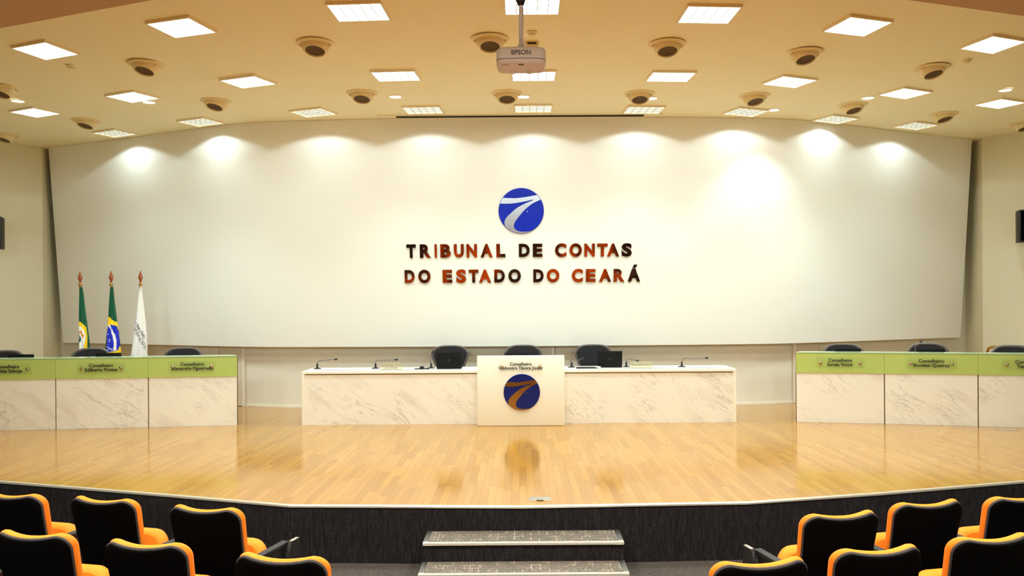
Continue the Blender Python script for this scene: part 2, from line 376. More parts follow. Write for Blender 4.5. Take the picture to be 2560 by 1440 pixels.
# back wall (curved in plan)
xs = [-9.25 + 18.35 * i / 60 for i in range(61)]
b = MB()
for x0, x1 in zip(xs, xs[1:]):
    y0, y1 = ywall(x0), ywall(x1)
    b.add([(x0, y0, FZ), (x1, y1, FZ), (x1, y1, 5.0), (x0, y0, 5.0), (x0, y0 + .15, FZ), (x1, y1 + .15, FZ), (x1, y1 + .15, 5.0), (x0, y0 + .15, 5.0)],
          [(0, 1, 2, 3), (5, 4, 7, 6), (3, 2, 6, 7)])
tag(obj('wall_back', b, M['wall'], smooth=True), 'cream back wall behind and below the leaning panel', 'wall', kind='structure')
b = MB()
for x0, x1 in zip(xs, xs[1:]):
    y0, y1 = ywall(x0), ywall(x1)
    b.add([(x0, y0, 0), (x1, y1, 0), (x1, y1 - .012, 0), (x0, y0 - .012, 0), (x0, y0, .035), (x1, y1, .035), (x1, y1 - .012, .035), (x0, y0 - .012, .035)], [(2, 3, 7, 6), (4, 5, 6, 7)])
tag(obj('baseboard_back', b, M['white_paint']), 'thin pale skirting strip along the foot of the back wall', 'skirting', kind='structure')

# side walls: the fan-shaped room, with a return behind the panel's end
def side_wall(name, pts, label):
    b = MB()
    for (x0, y0), (x1, y1) in zip(pts, pts[1:]):
        d = Vector((x1 - x0, y1 - y0, 0)).normalized(); n = Vector((d.y, -d.x, 0)) * .12
        if n.x * (1 if x0 > 0 else -1) < 0: n = -n
        b.add([(x0, y0, FZ), (x1, y1, FZ), (x1, y1, 5.6), (x0, y0, 5.6), (x0 + n.x, y0 + n.y, FZ), (x1 + n.x, y1 + n.y, FZ), (x1 + n.x, y1 + n.y, 5.6), (x0 + n.x, y0 + n.y, 5.6)],
              [(0, 1, 2, 3), (4, 7, 6, 5), (3, 2, 6, 7), (0, 4, 5, 1), (0, 3, 7, 4), (1, 5, 6, 2)])
    return tag(obj(name, b, M['side']), label, 'wall', kind='structure')
side_wall('wall_left', [(-11.7, -4.6), (-11.7, 9.98), (-8.84, 15.38), (-9.06, 16.62)], 'beige side wall left of the stage with dark upper corner')
side_wall('wall_right', [(11.4, -4.6), (11.4, 9.7), (8.37, 15.09), (8.62, 16.35)], 'beige side wall right of the stage with dark upper corner')
b = MB(); b.box(-11.9, 11.6, -4.75, -4.6, FZ, 5.6)
tag(obj('wall_rear', b, M['wall']), 'beige wall at the far rear of the auditorium', 'wall', kind='structure')

# ceiling over the stage: flat at the back, creased, rising gently towards the audience
cx = [-12 + 24 * i / 48 for i in range(49)]
b = MB()
for x0, x1 in zip(cx, cx[1:]):
    rows = []
    for x in (x0, x1):
        yc = ycrease(x); rows.append([(x, 17.2, ZC), (x, yc, ZC), (x, 5.2, zceil(x, 5.2))])
    for k in range(2):
        p = [rows[0][k], rows[1][k], rows[1][k + 1], rows[0][k + 1]]
        b.add(p + [(q[0], q[1], q[2] + .12) for q in p], [(0, 1, 2, 3), (4, 7, 6, 5)])
tag(obj('ceiling', b, M['ceil']), 'warm cream stage ceiling full of lights and air nozzles', 'ceiling', kind='structure')
# lower soffit over the audience
SOF = 3.95
edge = [(-11.7, 9.3), (-5.0, 6.96), (-2.62, 6.0), (-1.0, 5.97), (0, 5.96), (1.0, 5.98), (2.7, 6.06), (5.0, 6.84), (11.4, 8.98)]
b = MB(); b.prism([(-11.7, -4.6)] + edge + [(11.4, -4.6)], SOF, SOF + 1.5)
tag(obj('ceiling_soffit', b, M['soffit']), 'brownish lower ceiling soffit over the audience at the top corners', 'ceiling', kind='structure')

# ------------------------------------------------------------------ stage
stage = thing('stage', 'raised wooden stage with dark carpeted front and pale metal edge', 'stage', (0, 0, 0), kind='structure')
lx = [p for p in LIP]
plan = [(x, y + .01) for x, y in lx] + [(10.2, 11.6), (8.3, 14.9), (8.5, 16.0)]
back = [(x, ywall(x) + .05) for x in [8.5 - 17.2 * i / 30 for i in range(31)]]
plan = [(x, y + .01) for x, y in lx] + [(8.4, 14.95)] + back + [(-8.85, 15.2)]
b = MB(); b.prism(plan, FZ, -.0045)
obj('platform', b, M['sub'], stage)
b = MB()
for (x0, y0), (x1, y1) in zip(lx, lx[1:]):
    b.add([(x0, y0, FZ), (x1, y1, FZ), (x1, y1, -.018), (x0, y0, -.018), (x0, y0 + .012, FZ), (x1, y1 + .012, FZ), (x1, y1 + .012, -.018), (x0, y0 + .012, -.018)],
          [(0, 1, 2, 3), (4, 7, 6, 5), (3, 2, 6, 7)])
obj('riser_carpet', b, M['carpet'], stage)
b = MB()
for (x0, y0), (x1, y1) in zip(lx, lx[1:]):
    prof = [(-.010, -.018), (-.012, -.004), (-.007, .003), (.022, .003), (.022, -.004), (.0, -.018)]
    vs = [(x0, y0 + a, z) for a, z in prof] + [(x1, y1 + a, z) for a, z in prof]; n = len(prof)
    b.add(vs, [(i, (i + 1) % n, n + (i + 1) % n, n + i) for i in range(n)])
obj('edge_trim', b, M['lip'], stage)
# floor boards: strips running up-stage; the ones that show largest are parts of their own
PW, PL = 0.07, 0.9
boards = []
i = 0
x = -9.9
while x < 9.7:
    x1 = x + PW - .0004
    yb = min(ywall(x), ywall(x1)) - .003
    for lim_x, sgn in ((-8.84, -1), (8.37, 1)):
        if sgn * x > abs(lim_x) - .12 or sgn * x1 > abs(lim_x) - .12:
            t = (max(abs(x), abs(x1)) - abs(lim_x) + .12)
            yb = min(yb, 15.3 - t * (5.4 / 2.86) if sgn < 0 else 15.0 - t * (5.39 / 3.03))
    y = min(ylip(x), ylip(x1)) - random.random() * PL
    while y < yb:
        y1 = y + PL - .0004
        a0, a1 = max(y, ylip(x) + .023), max(y, ylip(x1) + .023); e0 = min(y1, yb)
        if e0 - max(a0, a1) > .05: boards.append((x, x1, a0, a1, e0))
        y += PL
    x += PW
def score(bd):
    x, x1, a0, a1, e = bd; ym = (max(a0, a1) + e) / 2; xm = (x + x1) / 2
    if abs(xm) > 0.61 * ym: return 0
    if ym > 11.9: return 0
    return (e - max(a0, a1)) / ym ** 3
boards.sort(key=score, reverse=True)
def add_board(mb, bd):
    x, x1, a0, a1, e = bd; zt = 0.0; g = .0002
    mb.add([(x, a0, -.004), (x1, a1, -.004), (x1, e, -.004), (x, e, -.004), (x + g, a0 + g, zt), (x1 - g, a1 + g, zt), (x1 - g, e - g, zt), (x + g, e - g, zt)],
           [(4, 5, 6, 7), (0, 1, 5, 4), (1, 2, 6, 5), (2, 3, 7, 6), (3, 0, 4, 7)])
for bd in boards[:300]:
    mb = MB(); add_board(mb, bd); obj('plank', mb, M['wood'], stage)
mb = MB()
for bd in boards[300:]: add_board(mb, bd)
o = obj('plank_field', mb, M['wood'], stage); o['kind'] = 'stuff'

# steps up to the stage
st = thing('stage_steps', 'two carpeted steps with metal nosings up to the stage', 'steps', (0, 0, 0))
sx0, sx1 = -.815, .825
for zt, yb, yf, zb in ((-.205, 7.115, 6.76, -.352), (-.356, 6.757, 6.44, FZ)):
    b = MB(); b.box(sx0 + .045, sx1 - .045, yf + .02, yb, zt - .015, zt); obj('tread', b, M['tread'], st)
    b = MB(); b.box(sx0, sx1, yf + .012, yb, FZ, zt - .016); obj('riser', b, M['carpet'], st)
    b = MB(); b.rbox(sx0, sx1, yf - .004, yf + .03, zt - .022, zt + .004, .005); obj('nosing', b, M['lip'], st)
    for s in (sx0, sx1 - .045):
        b = MB(); b.rbox(s, s + .045, yf + .03, yb, zt - .014, zt + .004, .003); obj('side_trim', b, M['alu'], st)

# ------------------------------------------------------------------ doors in the back wall
def door(name, x0, x1, left, right, label):
    xm = (x0 + x1) / 2; a = math.atan(wall_slope(xm)); wd = (x1 - x0) / math.cos(a)
    d = thing(name, label, 'door', (xm, ywall(xm), 0), a, kind='structure')
    off = -(abs(ywall(x0) + ywall(x1) - 2 * ywall(xm)) / 2 + .004)
    b = MB(); b.box(-wd / 2 - .012, wd / 2 + .012, off - .004, .0, .0, 2.1); obj('gap_reveal', b, M['gap'], d)
    b = MB(); b.rbox(-wd / 2 + .004, wd / 2 - .006, off - .02, off - .002, .008, 2.09, .002); obj('door_leaf', b, M['door'], d)
    for s, on in ((-1, left), (1, right)):
        if on:
            b = MB(); e = s * wd / 2; b.rbox(min(e + s * .004, e + s * .058), max(e + s * .004, e + s * .058), off - .03, .0, 0, 2.14, .004); obj('casing', b, M['white_paint'], d)
    return d
door('door_1', -5.24, -4.76, True, True, 'narrow cream flush door by the end of the left green desk')
door('door_2', .55, 1.06, True, False, 'narrow cream flush door behind the middle of the marble desk')
door('door_3', 4.66, 5.13, True, False, 'narrow cream flush door behind the right green desk')

# ------------------------------------------------------------------ leaning wall panel
PX0, PX1 = -8.77, 8.27
px = [PX0 + (PX1 - PX0) * i / 90 for i in range(91)]
b = MB(); NZ = 6; TH = .05
grid = [[(x, ypan(x, PB + (ZC - .004 - PB) * j / NZ), PB + (ZC - .004 - PB) * j / NZ) for j in range(NZ + 1)] for x in px]
n = len(px); vs = [p for col in grid for p in col]; bk = [(p[0], p[1] + TH, p[2]) for p in vs]; K = NZ + 1; fs = []
for i in range(n - 1):
    for j in range(NZ):
        q = (i * K + j, (i + 1) * K + j, (i + 1) * K + j + 1, i * K + j + 1); fs.append(q); fs.append(tuple(t + n * K for t in q[::-1]))
    fs.append((i * K, i * K + n * K, (i + 1) * K + n * K, (i + 1) * K)); fs.append((i * K + NZ, (i + 1) * K + NZ, (i + 1) * K + NZ + n * K, i * K + NZ + n * K))
for j in range(NZ):
    for i in (0, n - 1): fs.append((i * K + j, i * K + j + 1, i * K + j + 1 + n * K, i * K + j + n * K))
b.add(vs + bk, fs)
tag(obj('acoustic_panel', b, M['panel'], smooth=True), 'huge cream curved panel leaning out over the back of the stage', 'wall panel')
TILT = math.atan(PTILT / (ZC - PB))
def on_panel(x, z, off=0.0):
    """matrix of a frame on the panel: x right, y up the panel, z out towards the audience"""
    a = math.atan(wall_slope(x)); r = Matrix.Rotation(a, 4, 'Z') @ Matrix.Rotation(TILT, 4, 'X') @ Matrix.Rotation(R(90), 4, 'X')
    m = Matrix.Translation((x, ypan(x, z), z)) @ r
    return m @ Matrix.Translation((0, 0, off))

# ------------------------------------------------------------------ ceiling fixtures
def facet(x, y):
    a = abs(x); t = 0 if a < 1 else (4 if a < 2.4 else (19 if a < 4.2 else 23))
    if y > ycrease(x) - .3 and a > 3: t += 3
    return R(t) * (1 if x > 0 else -1)
TW, TD = .575, .455
def troffer_parts():
    h = .028; f = .018; u = .045
    fr = MB()
    fr.box(-TW / 2, TW / 2, -TD / 2, -TD / 2 + f, -h, u); fr.box(-TW / 2, TW / 2, TD / 2 - f, TD / 2, -h, u)
    fr.box(-TW / 2, -TW / 2 + f, -TD / 2 + f, TD / 2 - f, -h, u); fr.box(TW / 2 - f, TW / 2, -TD / 2 + f, TD / 2 - f, -h, u)
    dfs = []
    for dz, m in zip((-.022, -.017, -.006), M['emit']):
        df = MB(); df.box(-TW / 2 + f, TW / 2 - f, -TD / 2 + f, TD / 2 - f, dz, dz + .006); dfs.append(mesh_of('diffuser', df, m))
    lv = MB()
    for i in range(1, 5):
        x = -TW / 2 + f + (TW - 2 * f) * i / 5; lv.box(x - .004, x + .004, -TD / 2 + f, TD / 2 - f, -h + .002, -.006)
    for i in range(1, 4):
        y = -TD / 2 + f + (TD - 2 * f) * i / 4; lv.box(-TW / 2 + f, TW / 2 - f, y - .003, y + .003, -h + .004, -.006)
    return mesh_of('frame', fr, M['frame']), dfs, mesh_of('louvre', lv, M['louvre'])
TR = troffer_parts()
ROWS = [
 ('row nearest the viewer', [(-5.56, 9.76), (-3.65, 9.0), (-1.65, 8.57), (.13, 8.4), (1.98, 8.7), (3.69, 9.09), (5.55, 9.76)]),
 ('middle row', [(-7.3, 12.53), (-5.41, 11.63), (-3.55, 10.88), (-1.58, 10.64), (.18, 10.68), (1.95, 10.76), (3.58, 11.05), (5.42, 11.71), (7.13, 12.36)]),
 ('row nearest the panel', [(-6.87, 14.1), (-5.09, 13.27), (-3.14, 12.66), (-1.46, 12.54), (.2, 12.49), (1.88, 12.62), (3.48, 12.82), (5.07, 13.38), (6.62, 13.91)])]
for rn, (row, pts) in enumerate(ROWS):
    for i, (x, y) in enumerate(pts):
        z = zceil(x, y) - .0005
        t = thing('ceiling_light', 'square recessed ceiling light, %s from the left in the %s' % (ORD[i], row), 'ceiling light', (x, y, z), facet(x, y), 'square ceiling lights')
        for nm, me in zip(('frame', 'diffuser', 'louvre'), (TR[0], TR[1][rn], TR[2])): obj(nm, me, None, t)
        if rn == 0: t.rotation_euler = (R(-3), 0, facet(x, y))
        if rn == 2: spot('wash_lamp', (x, y, z - .04), WASH_W, 144, .1, (x, y, 0), rad=.05)
        else: area('troffer_lamp', (x, y, z - .03), TROFFER_W[rn], .50, .40, SPREAD[rn] if 0 < i < len(pts) - 1 else 128, facet(x, y))
# air nozzles
def nozzle(x, y, label):
    z = zceil(x, y)
    t = thing('air_nozzle', label, 'air vent', (x, y, z), facet(x, y) * .9, 'eyeball air nozzles in the ceiling')
    for nm, me in NOZ: obj(nm, me, None, t)
fl = MB(); fl.lathe([(.155, 0), (.215, 0), (.218, -.008), (.20, -.018), (.165, -.022), (.155, -.010)], 32)
ax = Matrix.Translation((0, .0, 0)) @ Matrix.Rotation(R(-17), 4, 'X')
bl = MB(); bl.lathe([(.166, -.004), (.163, -.03), (.152, -.062), (.137, -.088), (.122, -.106), (.117, -.109), (.111, -.106), (.108, -.07), (.1, -.03)], 32, mx=ax)
# clip the ball at the ceiling
bl.v = [(vx, vy, min(vz, -.002)) for vx, vy, vz in bl.v]
th = MB(); th.lathe([(.109, -.09), (.05, -.086), (.004, -.085)], 28, mx=ax, cap1=True)
yk = MB(); yk.rbox(.165, .182, -.035, .035, -.04, -.004, .004)
yk2 = MB(); yk2.rbox(-.182, -.165, -.035, .035, -.04, -.004, .004)
NOZ = [('flange', mesh_of('flange', fl, M['nozzle'], True)), ('ball', mesh_of('ball', bl, M['nozzle'], True)), ('throat', mesh_of('throat', th, M['nozzle_in'], True)), ('yoke', mesh_of('yoke', yk, M['nozzle'], True)), ('yoke', mesh_of('yoke', yk2, M['nozzle'], True))]
NR = [('front curve', [(-7.01, 11.27), (-4.6, 10.24), (-2.33, 9.51), (-.33, 9.37), (1.7, 9.59), (3.4, 9.94), (5.25, 10.6)]),
      ('rear curve', [(-8.82, 14.24), (-6.86, 13.17), (-4.37, 11.96), (-2.19, 11.56), (-.18, 11.63), (1.68, 11.7), (3.34, 11.86), (4.98, 12.46), (6.67, 13.11), (8.38, 13.84)])]
for nm, pts in NR:
    for i, (x, y) in enumerate(pts):
        nozzle(x, y, 'round cream eyeball air nozzle, %s from the left in the %s' % (ORD[i], nm))
# round downlights
tr = MB(); tr.lathe([(.078, 0), (.098, 0), (.098, -.006), (.088, -.012), (.078, -.006)], 28)
gl = MB(); gl.lathe([(.079, -.003), (.04, -.006), (.003, -.007)], 28, cap1=True)
DLM = [('trim_ring', mesh_of('trim_ring', tr, M['frame'], True)), ('lamp', mesh_of('lamp', gl, M['emit_d'], True))]
for i, (x, y) in enumerate([(-7.17, 11.88), (-5.35, 12.0), (-1.76, 11.77), (.05, 11.82), (1.89, 11.96), (3.89, 12.74), (5.03, 12.02), (6.8, 11.65)]):
    t = thing('downlight', 'small round bright downlight, %s from the left of the eight' % ORD[i], 'ceiling light', (x, y, zceil(x, y) - .0005), 0, 'round downlights')
    for nm, me in DLM: obj(nm, me, None, t)
    spot('down_lamp', (x, y, zceil(x, y) - .03), DOWN_W, 100, 0.6, (x, y + .25, 0))
# detectors
for i, (x, y, lb) in enumerate([(-5.57, 10.33, 'small round smoke detector under the leftmost front ceiling light'), (.14, 9.17, 'flat round detector disc on the ceiling behind the projector pole'), (5.55, 10.34, 'small round smoke detector near the rightmost front ceiling light')]):
    t = thing('smoke_detector', lb, 'detector', (x, y, zceil(x, y)), 0, 'round ceiling detectors')
    bz = MB(); bz.lathe([(.06, 0), (.058, -.012), (.05, -.018)], 24, cap1=True); obj('base', bz, M['frame'], t, smooth=True)
    hz = MB(); hz.lathe([(.042, -.018), (.038, -.034), (.02, -.04), (.002, -.041)], 24, cap1=True); obj('sensor_head', hz, M['nozzle'], t, smooth=True)
t = thing('motion_sensor', 'small cream sensor box on the ceiling beside the projector pole', 'sensor', (.14, 9.5, zceil(.14, 9.5)), 0)
bz = MB(); bz.rbox(-.075, .075, -.05, .05, -.055, 0, .008); obj('housing', bz, M['nozzle'], t, smooth=True)
bz = MB(); bz.rbox(-.05, .05, -.054, -.046, -.028, -.008, .002); obj('sensor_window', bz, M['black'], t)
# projection screen slot along the top of the panel
t = thing('screen_housing', 'long dark slot of a retracted projection screen at the panel top', 'screen', (0, 12.99, ZC), 0)
b = MB()
for y0, y1 in ((-.075, -.06), (.06, .075)): b.box(-2.22, 2.22, y0, y1, -.02, 0)
obj('slot_rail', b, M['frame'], t)
b = MB(); b.box(-1.93, 1.93, -.06, .06, -.022, 0); obj('slot', b, M['screen_slot'], t)
for s in (-1, 1):
    b = MB(); b.rbox(min(s * 1.94, s * 2.22), max(s * 1.94, s * 2.22), -.06, .06, -.018, 0, .003); obj('end_cap', b, M['frame'], t)

# ------------------------------------------------------------------ projector
pj = thing('projector', 'white ceiling projector hanging from a pole above the audience', 'projector', (.01, 5.63, 3.33))
ol = []
for k in range(48):
    a = 2 * math.pi * k / 48; c, s_ = math.cos(a), math.sin(a); e = .32
    ol.append((.166 * abs(c) ** e * (1 if c > 0 else -1), .13 * abs(s_) ** e * (1 if s_ > 0 else -1) - (.012 * (1 - (abs(c) ** e) ** 2) if s_ < 0 else 0)))
b = MB(); n = len(ol); prof = [(.93, 0), (.985, .012), (1, .03), (1, .085), (.98, .1), (.92, .108), (.5, .112)]
vs = [(x * k, y * k, z) for k, z in prof for x, y in ol]
b.add(vs, [(j * n + i, j * n + (i + 1) % n, (j + 1) * n + (i + 1) % n, (j + 1) * n + i) for j in range(len(prof) - 1) for i in range(n)] + [tuple(range(n))[::-1], tuple((len(prof) - 1) * n + i for i in range(n))])
body = obj('body', b, M['proj'], pj, smooth=True)
b = MB(); vs = [(x * k, y * k, z) for k, z in ((1.004, .026), (1.004, .031)) for x, y in ol]
b.add(vs, [(i, (i + 1) % n, n + (i + 1) % n, n + i) for i in range(n)]); obj('seam', b, M['proj_ink'], body)
me = text_mesh('EPSON', .043, .0015, .0013, 1.02, m=M['proj_ink'])
obj('lettering', me, None, body, (0, -.1428, .066), (R(90), 0, 0))
b = MB(); b.rbox(-.017, .017, -.104, -.088, -.003, .003, .001); obj('sensor_window', b, M['black'], body)
b = MB(); b.rbox(-.13, -.08, -.093, -.089, -.002, .002, .0008); obj('vent_slit', b, M['proj_ink'], body)
for s in (-.055, .055):
    b = MB(); b.lathe([(.013, -.012), (.015, -.008), (.015, .004)], 16, cap0=True); obj('foot', b, M['proj'], body, (s, .085, 0), smooth=True)
b = MB(); b.tube([(0, 0, .15), (0, 0, .45)], .0135, 16); obj('pole', b, M['pole'], pj, smooth=True)
b = MB(); b.rbox(-.06, .06, -.05, .05, .112, .124, .003); b.tube([(-.008, -.012, .12), (-.008, -.012, .2)], .006, 8); b.tube([(.012, .0, .12), (.006, .0, .2)], .008, 8); b.rbox(-.02, .02, -.015, .015, .14, .16, .004); obj('mount_bracket', b, M['alu'], pj)
b = MB(); b.tube([(.012, .014, .12), (.02, .017, .16), (.012, .018, .22), (.016, .016, .3), (.015, .015, .42)], .0035, 8); obj('cable', b, M['proj'], pj, smooth=True)
b = MB(); b.lathe([(.016, .425), (.022, .43), (.05, .52), (.07, .6), (.072, .62)], 24, cap0=True, cap1=True); obj('ceiling_cup', b, M['black'], pj, smooth=True)

# ------------------------------------------------------------------ sign letters on the panel
def place_letter(ch, u0, u1, vt, vb, label):
    """glyph fitted to its width and height (metres on the panel)"""
    me = text_mesh(ch, .3, .012, .015, m=M['bronze'])
    xs_ = [v.co.x for v in me.vertices]; ys = [v.co.y for v in me.vertices]
    x0, x1, y0, y1 = min(xs_), max(xs_), min(ys), max(ys)
    wd, ht = u1 - u0, vt - vb
    for v in me.vertices:
        v.co.x = ((v.co.x - x0) / (x1 - x0) - .5) * wd; v.co.y = ((v.co.y - y0) / (y1 - y0) - .5) * ht
    xm, zm = (u0 + u1) / 2, (vt + vb) / 2
    o = obj('sign_letter', me, None); o.matrix_world = on_panel(xm, zm, .014)
    tag(o, label, 'letter', 'mirrored bronze letters of the wall sign')
def px_to_panel(u, v):
    z = 2.6
    for _ in range(12):
        du, dv = u - 1303, v - 755; a, bb = (du - ROLL * dv) / F_PX, (dv + ROLL * du) / F_PX
        y = ypan(0.0, z); z = HEYE - bb * y
    return a * y, z
S = 660 / 2560
L1 = [('T', 137, 232), ('R', 268, 378), ('I', 412, 436), ('B', 468, 572), ('U', 600, 697), ('N', 722, 825), ('A', 858, 977), ('L', 1012, 1100), ('D', 1230, 1335), ('E', 1365, 1458),
      ('C', 1580, 1690), ('O', 1720, 1840), ('N', 1865, 1965), ('T', 1990, 2090), ('A', 2085, 2203), ('S', 2228, 2326)]
L2 = [('D', 120, 220), ('O', 252, 375), ('E', 490, 585), ('S', 622, 720), ('T', 745, 840), ('A', 843, 962), ('D', 992, 1095), ('O', 1128, 1250), ('D', 1370, 1470), ('O', 1500, 1622),
      ('C', 1743, 1850), ('E', 1880, 1973), ('A', 2008, 2125), ('R', 2150, 2255), ('\u00c1', 2290, 2408)]
W1 = ['the word TRIBUNAL'] * 8 + ['the word DE'] * 2 + ['the word CONTAS'] * 6
W2 = ['the DO that opens the lower line'] * 2 + ['the word ESTADO'] * 6 + ['the second DO below'] * 2 + ['the last word below'] * 5
for LN, WN, (tl, tr_), (bl_, br) in ((L1, W1, (661, 651), (793, 776)), (L2, W2, (910, 898), (1037, 1022))):
    for (ch, a, c), wn in zip(LN, WN):
        k = ((a + c) / 2 - 120) / 2290; t_, b_ = tl + (tr_ - tl) * k, bl_ + (br - bl_) * k
        if ch in 'OCS': t_ -= 3; b_ += 3
        if ch == '\u00c1': t_ -= 42
        p0 = px_to_panel(980 + a * S, 440 + t_ * S); p1 = px_to_panel(980 + c * S, 440 + b_ * S)
        place_letter(ch, p0[0], p1[0], p0[1], p1[1], 'mirrored bronze letter %s in %s on the panel' % ('A with accent' if ch == '\u00c1' else ch, wn))

# emblem: blue disc with a polished seven-like swoosh
def arc(p, q, cw, n=14):
    a0, a1 = math.atan2(p[1], p[0]), math.atan2(q[1], q[0])
    if cw and a1 > a0: a1 -= 2 * math.pi
    if not cw and a1 < a0: a1 += 2 * math.pi
    return [(.985 * math.cos(a0 + (a1 - a0) * k / n), .985 * math.sin(a0 + (a1 - a0) * k / n)) for k in range(n + 1)]
def smooth_line(pts, n=5):
    out = []
    for i in range(len(pts) - 1):
        p0, p1, p2, p3 = pts[max(i - 1, 0)], pts[i], pts[i + 1], pts[min(i + 2, len(pts) - 1)]
        for k in range(n):
            t = k / n
            out.append(tuple(.5 * (2 * p1[d] + (p2[d] - p0[d]) * t + (2 * p0[d] - 5 * p1[d] + 4 * p2[d] - p3[d]) * t * t + (3 * p1[d] - p0[d] - 3 * p2[d] + p3[d]) * t ** 3) for d in (0, 1)))
    return out + [pts[-1]]
SW = smooth_line([(-.80, .575), (-.345, .554), (-.1, .565), (.158, .597), (.43, .64), (.70, .69)]) + arc((.70, .69), (.865, .49), True, 5)[1:]
SW += smooth_line([(.86, .485), (.49, .31), (.158, .044), (-.11, -.26), (-.28, -.49), (-.33, -.68), (-.245, -.83), (-.05, -.91), (.2, -.915), (.42, -.885)])[1:]
SW += arc((.43, -.885), (-.72, -.68), True)[1:]
SW += smooth_line([(-.75, -.5), (-.68, -.33), (-.48, -.12), (-.18, .13), (.158, .31), (.42, .42), (.61, .497)])
SW += smooth_line([(.40, .465), (.158, .41), (-.345, .33), (-.7, .315), (-.93, .33)]) + arc((-.93, .33), (-.80, .58), True, 4)[1:-1]
def emblem(name, mx, rad, blue, metal, label):
    t = thing(name, label, 'emblem'); t.matrix_world = mx
    b = MB(); b.lathe([(rad, .0), (rad, .018), (rad * .985, .024), (.001, .024)], 64, cap0=True); obj('disc', b, blue, t, smooth=True)
    b = MB(); b.prism([(x * rad, y * rad) for x, y in SW], .023, .029); obj('swoosh', b, metal, t)
    pts = []
    for k in range(10):
        a = math.pi / 2 + k * math.pi / 5; q = .045 if k % 2 == 0 else .018; pts.append((rad * (.27 + q * math.cos(a)), rad * (-.03 + q * math.sin(a))))
    b = MB(); b.prism(pts, .023, .028); obj('star', b, metal, t)
ex, ez = px_to_panel(1303, 527)
emblem('wall_emblem', on_panel(ex, ez, .001), 56.5 * ypan(0, ez) / F_PX, M['blue'], M['chrome'], 'blue disc emblem with silver swoosh above the sign letters')

# ------------------------------------------------------------------ desks
NAMES = {}
def nameplate(desk, parent_name, lines, cx, y, z, pw, ph=.155, size=.066, parent=None, standoff=None):
    b = MB(); b.rbox(cx - pw / 2, cx + pw / 2, y - .024, y - .018, z - ph / 2, z + ph / 2, .002)
    np_ = obj('nameplate', b, M['acrylic'], desk)
    me = text_mesh('\n'.join(lines), size, .0006, .0016, 1.0, line=.92, m=M['ink'])
    obj('lettering', me, None, np_, (cx, y - .0255, z), (R(90), 0, 0))
    sp = standoff or pw / 2 - .05
    for s in (-1, 1):
        b = MB(); b.lathe([(.017, 0), (.017, .022), (.020, .024), (.020, .034), (.014, .038), (.001, .038)], 16, mx=Matrix.Rotation(R(90), 4, 'X'), cap0=True)
        obj('standoff', b, M['steel_fit'], np_, (cx + s * sp, y, z - .004), smooth=True)
def module(p0, p1, lines, label, end=None, grp='green fronted bench desks'):
    (xa, ya), (xb, yb_) = p0, p1
    L_ = math.hypot(xb - xa, yb_ - ya); a = math.atan2(yb_ - ya, xb - xa)
    t = thing('bench_desk', label, 'desk', ((xa + xb) / 2, (ya + yb_) / 2, 0), a, grp)
    h = L_ / 2; g = .007
    b = MB(); b.rbox(-h + g, h - g, 0, .02, 0, .715, .002); obj('marble_panel', b, M['marble'], t)
    b = MB(); b.rbox(-h + .001, h - .001, -.014, .006, .708, .992, .003); obj('green_fascia', b, M['green'], t)
    b = MB(); b.box(-h + .001, h - .001, .02, .05, 0, .99); obj('carcass', b, M['brown'], t)
    b = MB(); b.prism([(-h, -.02), (h, -.02), (h - (.09 if end == 'r' else 0), .22), (-h + (.09 if end == 'l' else 0), .22)], .993, 1.006); obj('glass_top', b, M['glass_edge'], t)
    c0, c1 = (-h + .012, h - .012)
    k0, k1 = (c0 + (.36 if end == 'l' else 0), c1 - (.36 if end == 'r' else 0))     # the inner corners are cut back
    b = MB(); b.prism([(c0, .051), (c1, .051), (k1, .8), (k0, .8)], .768, .793); obj('worktop', b, M['solid'], t)
    for s in (-1, 1):
        b = MB(); b.box(s * (h - .45) - .015, s * (h - .45) + .015, .06, .6, 0, .767); obj('support', b, M['brown'], t)
    nameplate(t, None, lines, 0, -.014, .862, .66, standoff=.265)
    return t
DL_ = [(-7.80, 11.58), (-6.55, 11.69), (-5.31, 11.83), (-4.10, 11.99)]
module(DL_[0], DL_[1], ['Conselheira', 'Patr\u00edcia Saboya'], 'green and marble bench desk cut off by the left picture edge')
module(DL_[1], DL_[2], ['Conselheiro', 'Edilberto Pontes'], 'green and marble bench desk in front of the three flags')
module(DL_[2], DL_[3], ['Conselheiro', 'Alexandre Figueiredo'], 'green and marble bench desk at the inner end of the left row', 'r')
DR_ = [(3.94, 11.95), (5.11, 11.72), (6.27, 11.43), (7.45, 11.12)]
module(DR_[0], DR_[1], ['Conselheira', 'Soraia Victor'], 'green and marble bench desk at the inner end of the right row', 'l')
module(DR_[1], DR_[2], ['Conselheiro', 'Rholden Queiroz'], 'green and marble bench desk in the middle of the right row')
module(DR_[2], DR_[3], ['Conselheiro', 'Teodorico'], 'green and marble bench desk cut off by the right picture edge')

